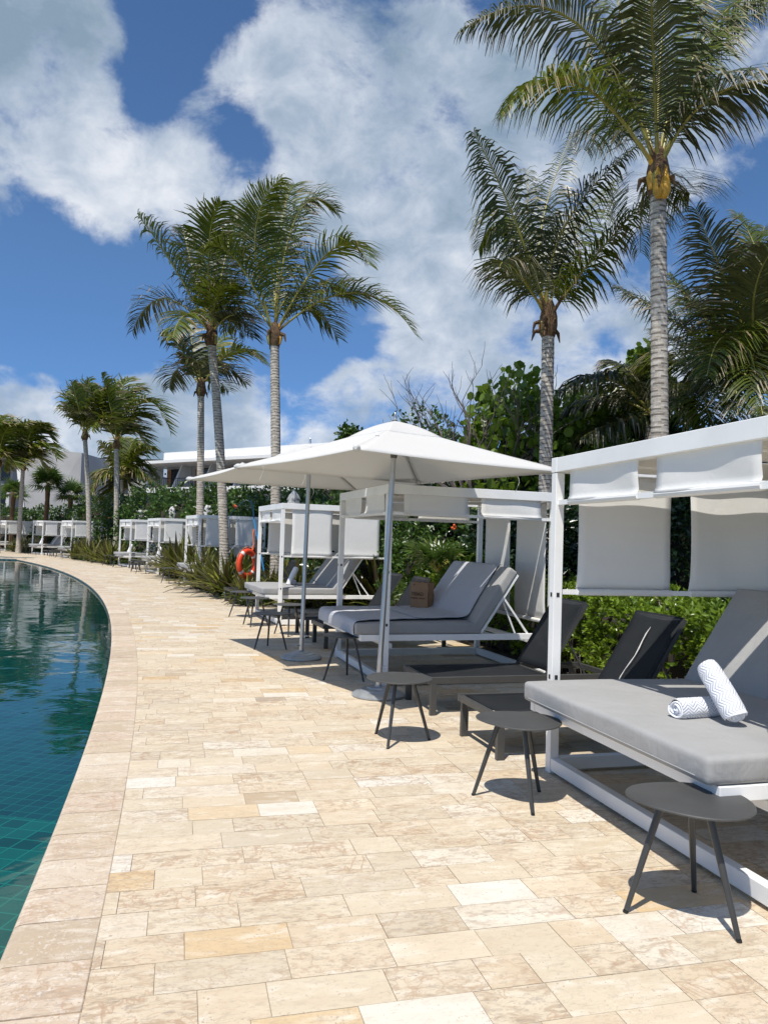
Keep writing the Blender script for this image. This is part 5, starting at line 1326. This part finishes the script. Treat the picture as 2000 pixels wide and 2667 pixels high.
# low bright hedge in rosettes
def hedge(th0, th1, r0, r1, h0, h1, n, label, seed):
    rng = np.random.default_rng(seed); mid = pol((r0 + r1) / 2, (th0 + th1) / 2)
    root = empty('hedge', mid, 0, label, 'hedge', 'low bright hedges behind the loungers')
    th = rng.uniform(th0, th1, n); u = rng.random(n); v = rng.random(n)
    # points on the front face or on top
    H_ = h0 + (h1 - h0) * (th - th0) / (th1 - th0) + 0.08 * np.sin(th * 9) + 0.05 * np.sin(th * 23 + 1)
    front = u < 0.5
    rr = np.where(front, r0 + 0.10 * np.sin(th * 14) + rng.random(n) * 0.22, r0 + (r1 - r0) * v)
    zz = np.where(front, H_ * (0.12 + 0.88 * v), H_ + 0.05 * np.sin(rr * 5 + th * 8) - rng.random(n) * 0.16)
    a = np.radians(th); P = np.stack([CX + rr * np.cos(a), CY + rr * np.sin(a), zz], 1) - mid
    N = np.where(front[:, None], np.stack([-np.cos(a) * 0.9, -np.sin(a) * 0.9, np.full(n, 0.55)], 1), np.stack([-np.cos(a) * 0.2, -np.sin(a) * 0.2, np.ones(n)], 1))
    k = 7; Pk = np.repeat(P, k, axis=0); Nk = np.repeat(N, k, axis=0)
    V, F, ti = leaves(Pk, Nk, 0.085, 0.40, rng, droop=0.22, jitter=0.62, up=0.1)
    cl = np.repeat(rng.random(n), k); cl = np.concatenate([cl, cl]); mk('leaf_rosettes', V, F, M['hedge'], root, tint=np.clip(ti * 0.45 + cl * 0.5, 0, 1))
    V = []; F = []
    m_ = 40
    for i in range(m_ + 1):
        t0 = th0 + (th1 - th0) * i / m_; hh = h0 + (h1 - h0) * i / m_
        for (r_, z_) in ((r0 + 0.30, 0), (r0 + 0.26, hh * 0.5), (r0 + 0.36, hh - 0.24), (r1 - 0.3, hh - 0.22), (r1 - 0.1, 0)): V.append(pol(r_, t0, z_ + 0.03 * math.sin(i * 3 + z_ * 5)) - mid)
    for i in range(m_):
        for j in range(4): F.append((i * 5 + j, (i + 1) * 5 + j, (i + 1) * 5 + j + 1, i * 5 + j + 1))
    mk('shade_core', V, np.array(F), M['limb_and_core'], root)  # closed-in hedge core, its dark colour standing in for interior shade
    mb = MB(); rl = random.Random(seed)
    for i in range(60):
        t0 = rl.uniform(th0, th1); p = pol(r0 + rl.uniform(0.05, 0.3), t0) - mid; mb.tube([p, p + np.array([rl.uniform(-.05, .05), rl.uniform(-.05, .05), 0.35])], 0.006, 4)
    mb.build('stems', M['twig'], root)
    return root
hedge(12.5, 15.3, 119.55, 121.0, 0.92, 0.95, 2600, 'low bright green hedge behind the nearest daybed', 81)
hedge(15.3, 17.6, 119.45, 121.0, 0.95, 1.00, 2900, 'low bright green hedge behind the two nearest dark loungers', 82)
hedge(17.6, 21.6, 119.45, 121.0, 1.02, 1.12, 3600, 'low bright green hedge behind the paper bag cabana', 83)

# spiky bronze plants
def spiky(pos_, n, L, seed, label, h=1.0):
    rng = np.random.default_rng(seed); root = empty('spiky_plant', (pos_[0], pos_[1], 0), 0, label, 'spiky plant', 'bronze spiky plants in the beds')
    Vs = []; Fs = []; ti = []; k = 0
    for i in range(n):
        cx_, cy_ = rng.normal() * 0.12, rng.normal() * 0.12
        a = rng.random() * 2 * PI; el = rng.uniform(0.5, 1.5); ln = L * rng.uniform(0.75, 1.3)
        dh = np.array([math.cos(a), math.sin(a), 0]); S = np.array([-math.sin(a), math.cos(a), 0]); w_ = 0.042 * rng.uniform(0.7, 1.2) * (L / 0.8)
        pts = []; p = np.array([cx_, cy_, 0.02]); e = el; m_ = 6
        for j in range(m_ + 1):
            pts.append(p.copy()); e -= (0.09 + 0.06 * rng.random()) * (1.75 - el) ; p = p + (dh * math.cos(e) + np.array([0, 0, math.sin(e)])) * ln / m_ * h
        prof = [0.5, 0.85, 1.0, 0.95, 0.75, 0.42, 0.04]; tt = rng.random() * 0.75; br = rng.random()
        for j, q in enumerate(pts): Vs += [q - S * w_ * prof[j] + np.array([0, 0, 0.012]), q, q + S * w_ * prof[j] + np.array([0, 0, 0.012])]
        for j in range(m_):
            for c_ in (0, 1): Fs.append((k + j * 3 + c_, k + j * 3 + c_ + 1, k + j * 3 + c_ + 4, k + j * 3 + c_ + 3)); ti.append(min(1.0, tt + (0.25 if c_ else 0)) if br > 0.18 else 0.95)
        k += 3 * (m_ + 1)
    mk('strap_leaves', np.array(Vs), np.array(Fs), M['spiky'], root, tint=ti)
    return root
rs = random.Random(3)
sp_names = [
 ((117.15, 24.55), 'between the leaning palm trunk and the pool side deck edge'), ((117.35, 24.0), 'at the foot of the leaning palm trunk, in front'), ((117.9, 23.6), 'just right of the leaning palm trunk'), ((117.2, 23.15), 'left of the dark lounger among the plants'),
 ((118.2, 24.4), 'behind the leaning palm trunk'), ((117.5, 22.7), 'right of the dark lounger among the plants'), ((117.3, 22.05), 'in front of the lifebuoy'), ((118.0, 22.3), 'below the rescue pole'), ((118.3, 21.6), 'behind the daybed of the lifebuoy cabana'),
 ((118.8, 20.9), 'seen through the lifebuoy cabana, left part'), ((119.3, 20.3), 'seen through the lifebuoy cabana, right part'), ((118.7, 23.0), 'deep in the bed behind the lifebuoy'), ((119.3, 21.9), 'behind the far curtain of the lifebuoy cabana'),
 ((117.55, 26.6), 'at the left side of the leaning trunk cabana'), ((117.5, 27.2), 'tallest of those left of the leaning trunk cabana'), ((117.6, 28.1), 'touching the right cabana of the close pair'), ((118.2, 26.9), 'behind the tallest one left of the leaning trunk cabana'), ((119.6, 25.4), 'behind the leaning trunk cabana, right part'), ((119.6, 25.9), 'behind the leaning trunk cabana, left part'), ((119.8, 24.9), 'behind the trunk by the leaning trunk cabana')]
for i, ((r_, th), lab) in enumerate(sp_names):
    spiky(pol(r_, th), 84, (rs.uniform(0.62, 0.8) if 21.7 < th < 22.9 and r_ < 118.1 else rs.uniform(1.0, 1.3)) * (1.25 if 'tallest' in lab else 1.0), 200 + i, 'bronze green spiky plant ' + lab)
for i, th in enumerate(np.linspace(33.1, 36.8, 12)):
    spiky(pol(117.5 + 0.9 * (i % 2) + 0.15 * math.sin(i), th), 64, rs.uniform(0.9, 1.2), 230 + i, 'bronze spiky plant in the long far bed, %s' % ['closest to the pair of cabanas', 'second from its right end', 'third from its right end, set back', 'fourth from its right end', 'right of the middle', 'just right of the middle, set back', 'just left of the middle', 'left of the middle, set back', 'fourth from its left end', 'third from its left end', 'second from its left end', 'at its left end by the thin trunk'][i])
for i, th in enumerate((41.8, 42.3, 42.9, 43.4)):
    spiky(pol(117.6 + 0.5 * (i % 2), th), 48, rs.uniform(0.85, 1.1), 250 + i, 'far bronze spiky plant by the left edge, %s' % ['rightmost', 'second from right', 'second from left', 'leftmost'][i])
# ground cover at the bed edges
def cover(name, pts, n, seed, label):
    rng = np.random.default_rng(seed); P = []
    for _ in range(n):
        a0, a1, r0, r1 = pts; th = rng.uniform(a0, a1); r_ = rng.uniform(r0, r1); P.append(pol(r_, th, rng.uniform(0.02, 0.20)))
    P = np.array(P); k = 5; Pk = np.repeat(P, k, axis=0) + rng.normal(size=(n * k, 3)) * 0.02; N = np.tile([0, 0, 0.8], (n * k, 1))
    V, F, ti = leaves(Pk, N, 0.13, 0.28, rng, droop=0.5, up=0.3)
    o = mk(name, V, F, M['shrub'], tint=ti * 0.8); tag(o, label, 'ground cover', None, 'stuff'); return o
cover('ground_cover', (21.8, 24.7, 117.02, 119.2), 1500, 301, 'low green ground cover in the bed around the lifebuoy')
cover('ground_cover', (26.4, 28.4, 117.4, 119.2), 500, 302, 'low green ground cover left of the leaning trunk cabana')
cover('ground_cover', (32.8, 37.0, 117.2, 119.2), 900, 303, 'low green ground cover in the long far bed')
cover('ground_cover', (41.5, 43.7, 117.3, 119.2), 400, 304, 'low green ground cover at the far left bed')
rng = np.random.default_rng(5)
# red flowers on the shrubs
for i, (px, py, Y, lab) in enumerate(((288, 1350, 48, 'orange red flower cluster beside the thin palm trunks'), (614, 1318, 27, 'orange red flower cluster on the shrub above the rescue pole'), (1183, 1372, 13.5, 'orange red flower in the shrub above the young fan palms'), (1222, 1084, 15.2, 'tiny red flower near the top of the sea grape'))):
    q = at(px, py, Y); mb = MB()
    for k in range(7):
        o_ = rng.normal(size=3) * 0.004 * Y * 0.35; s_ = 0.0035 * Y * 0.5
        mb.lathe([(0, -s_), (s_ * 0.8, -s_ * 0.5), (s_, 0.2 * s_), (s_ * 0.4, s_ * 0.9), (0, s_)], 7, tuple(q + o_))
    tag(mb.build('flower_cluster', M['flower']), lab, 'flower', 'red flowers in the shrubs')

# bare tree above the umbrella
def bare_tree(px, topy, Y, wid, seed, label, tufts=True, base_y=1250):
    q = foot(px, Y); root = empty('bare_tree', q, 0, label, 'tree'); rl = random.Random(seed); mb = MB(); tips = []
    q = np.array(q); H = at(px, topy, Y)[2]
    def grow(p, d, L, r, lvl):
        n = 4; pts = [p]; dd = np.array(d, float)
        for i in range(n):
            dd = dd + np.array([rl.uniform(-.22, .22), rl.uniform(-.22, .22), rl.uniform(-.06, .16)]); dd /= np.linalg.norm(dd); p = p + dd * L / n; pts.append(p)
            if lvl < 4 and i >= (1 if lvl > 1 else 0) and rl.random() < 0.8:
                s_ = np.array([rl.uniform(-1, 1), rl.uniform(-.8, .8), rl.uniform(-.1, .7)]); grow(p, dd * 0.75 + s_ * 0.75, L * rl.uniform(0.5, 0.78), max(0.0055, r * 0.60 * (1 - i / n * 0.4)), lvl + 1)
        mb.tube(pts, [r * (1 - 0.5 * i / n) for i in range(n + 1)], 5, cap=False); tips.append(p)
    zc = H * 0.5
    nk = 9 if tufts else 6
    for k in range(nk):
        a = (k - (nk - 1) / 2) * (0.27 if tufts else 0.33)
        grow(np.array([0.05 * k - 0.12, rl.uniform(-.1, .1), zc * 0.9]), (math.sin(a) * wid, rl.uniform(-.4, .4), 1.0), H * (0.235 if tufts else 0.17), 0.040, 1)
    mb.tube([(0, 0, 0), (0.05, 0, zc * 0.5), (0, 0, zc * 0.95)], [0.09, 0.07, 0.05], 8)
    mb.build('branches', M['twig'], root)
    if tufts:
        rng = np.random.default_rng(seed); T = np.array(tips); sel = T[rng.random(len(T)) < 0.06]; sel = sel[sel[:, 2] < H * 0.86]
        P = np.repeat(sel, 12, axis=0) + rng.normal(size=(len(sel) * 12, 3)) * 0.06
        V, F, ti = leaves(P, np.tile([0, 0, 0.5], (len(P), 1)), 0.10, 0.6, rng); mk('leaf_tufts', V, F, M['shrub'], root, tint=ti)
    return root
bare_tree(1225, 900, 14.0, 1.35, 6, 'nearly leafless tree with many thin grey branches above the umbrella')
bare_tree(915, 1080, 20.0, 0.9, 9, 'small leafless twiggy tree just left of the umbrella top', tufts=False)

# ------------------------------------------------------------------ hotel
def hpt(px, Y): q = at(px, 1400, Y); return np.array([q[0], q[1]])
A = hpt(362, 83.0); B = hpt(736, 70.8); u = B - A; Lh = np.linalg.norm(u); u /= Lh; nrm = np.array([-u[1], u[0]])   # away from the camera
if nrm[1] < 0: nrm = -nrm
hotel = empty('hotel_wing', (A[0], A[1], 0), math.atan2(u[1], u[0]), 'low white hotel wing with recessed balconies and slanted fins above the shrubs', 'building')
LL = 27.0; zr = 9.75
mb = MB(); mb.box((LL / 2 + 2.0, 3.4, zr - 0.10), (LL - 4.0, 7.4, 0.9)); mb.build('roof', M['bwhite'], hotel)
mb = MB(); mb.box((LL / 2, 2.4, zr - 0.78), (LL, 8.4, 0.30)); mb.build('eave', M['bwhite'], hotel)
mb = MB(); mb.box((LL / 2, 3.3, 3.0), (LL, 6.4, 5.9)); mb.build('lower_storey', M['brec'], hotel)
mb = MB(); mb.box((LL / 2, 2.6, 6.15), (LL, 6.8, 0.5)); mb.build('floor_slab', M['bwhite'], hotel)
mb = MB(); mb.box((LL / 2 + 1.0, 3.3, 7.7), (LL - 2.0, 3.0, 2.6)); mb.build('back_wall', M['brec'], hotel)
BAY = 4.5
for k in range(6):
    x = 1.3 + BAY * k
    V = [(x - 0.12, -0.5, 6.4), (x - 0.12, 1.8, 6.4), (x - 0.12, 1.8, 8.95), (x - 0.12, 0.7, 8.95), (x + 0.12, -0.5, 6.4), (x + 0.12, 1.8, 6.4), (x + 0.12, 1.8, 8.95), (x + 0.12, 0.7, 8.95)]
    mk('fin_wall', V, [(0, 1, 2, 3), (7, 6, 5, 4), (0, 3, 7, 4), (0, 4, 5, 1), (1, 5, 6, 2), (2, 6, 7, 3)], M['bwhite'], hotel)
    if k < 5:
        mb = MB(); mb.box((x + 2.1, 1.78, 7.45), (1.25, 0.06, 2.1)); d_ = mb.build('door', M['bglass'], hotel)
        m2 = MB(); m2.box((x + 1.15, 1.76, 7.45), (0.6, 0.08, 2.1)); m2.build('shutter', M['shutter'], d_)
        m2 = MB(); m2.box((x + 2.1, 1.75, 8.53), (1.4, 0.08, 0.08)); m2.box((x + 2.1, 1.74, 7.45), (0.06, 0.06, 2.1)); m2.build('door_frame', M['hole'], d_)
        mb = MB(); mb.box((x + 3.3, 1.78, 7.6), (0.7, 0.06, 1.7)); mb.build('window', M['bglass'], hotel)
        mb = MB(); mb.beam((x + 0.2, -0.6, 7.35), (x + BAY - 0.2, -0.6, 7.35), 0.06, 0.06)
        for j in range(12): mb.beam((x + 0.3 + j * 0.33, -0.6, 6.4), (x + 0.3 + j * 0.33, -0.6, 7.35), 0.025, 0.025)
        mb.build('railing', M['hole'], hotel)
        if k % 2 == 0:
            mb = MB(); mb.box((x + 0.55, 1.7, 8.1), (0.12, 0.10, 0.22)); mb.build('wall_lamp', M['hole'], hotel)
cbl = hpt(212, 88.0); ceb = hpt(300, 86.0)
cblk = empty('hotel_link', (cbl[0], cbl[1], 0), 0, 'white roofed link block with dark roof line between grey wall and balcony wing', 'building')
mb = MB(); mb.box((3.6, 3, 9.2), (6.6, 6, 1.5)); mb.build('parapet', M['bwhite'], cblk)
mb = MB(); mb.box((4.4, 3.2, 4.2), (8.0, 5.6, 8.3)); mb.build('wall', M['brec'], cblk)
mb = MB(); mb.box((4.9, 2.5, 10.08), (9.2, 3.5, 0.22)); mb.box((2.3, 2.2, 10.30), (1.6, 1.0, 0.2)); mb.build('roof_plant', M['hole'], cblk)
mb = MB(); mb.box((3.4, 0.15, 7.4), (3.0, 0.1, 1.4)); mb.build('window', M['bglass'], cblk)
gw = [at(62, 1180, 78), at(214, 1178, 79.5)]
ga = gw[0]; gb = gw[1]
gwall = empty('grey_block', (ga[0], ga[1], 0), 0, 'windowless grey rendered hotel block on the left with a slanted edge', 'building')
dx_ = gb[0] - ga[0]; dy_ = gb[1] - ga[1]
V = [(0.9, 0, 0), (dx_, dy_, 0), (dx_, dy_, 9.75), (-0.6, 0, 9.95)]; V = V + [(x, y + 8, z) for x, y, z in V]
mk('wall', V, [(0, 1, 2, 3), (7, 6, 5, 4), (0, 3, 7, 4), (3, 2, 6, 7), (1, 5, 6, 2)], M['concrete'], gwall)
V = [(0.55, -0.15, 0), (0.93, -0.15, 0), (-0.45, -0.15, 10.0), (-0.85, -0.15, 10.0)]; V = V + [(x, y + 0.8, z) for x, y, z in V]
mk('slanted_edge', V, [(0, 1, 2, 3), (7, 6, 5, 4), (0, 3, 7, 4), (3, 2, 6, 7), (1, 5, 6, 2)], M['bwhite'], gwall)
lb = at(-60, 1250, 90); lft = empty('hotel_left_part', (lb[0], lb[1], 0), 0, 'dark glazed hotel part at the very left edge', 'building')
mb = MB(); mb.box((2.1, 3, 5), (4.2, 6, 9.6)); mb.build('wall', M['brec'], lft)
for zz in (2.2, 5.4, 8.2):
    mb = MB(); mb.box((2.1, -0.05, zz), (3.6, 0.1, 1.9)); mb.build('window', M['bglass'], lft)
mb = MB(); mb.box((2.2, -0.5, 6.75), (4.6, 1.2, 0.3)); mb.box((2.2, -0.3, 9.95), (4.8, 7, 0.4)); mb.build('slab', M['bwhite'], lft)
# raised ground under the hotel side terrace
mb = MB(); mb.box((-36, 70, 0.9), (16, 6, 1.9)); tag(mb.build('terrace', M['soil']), kind='structure')
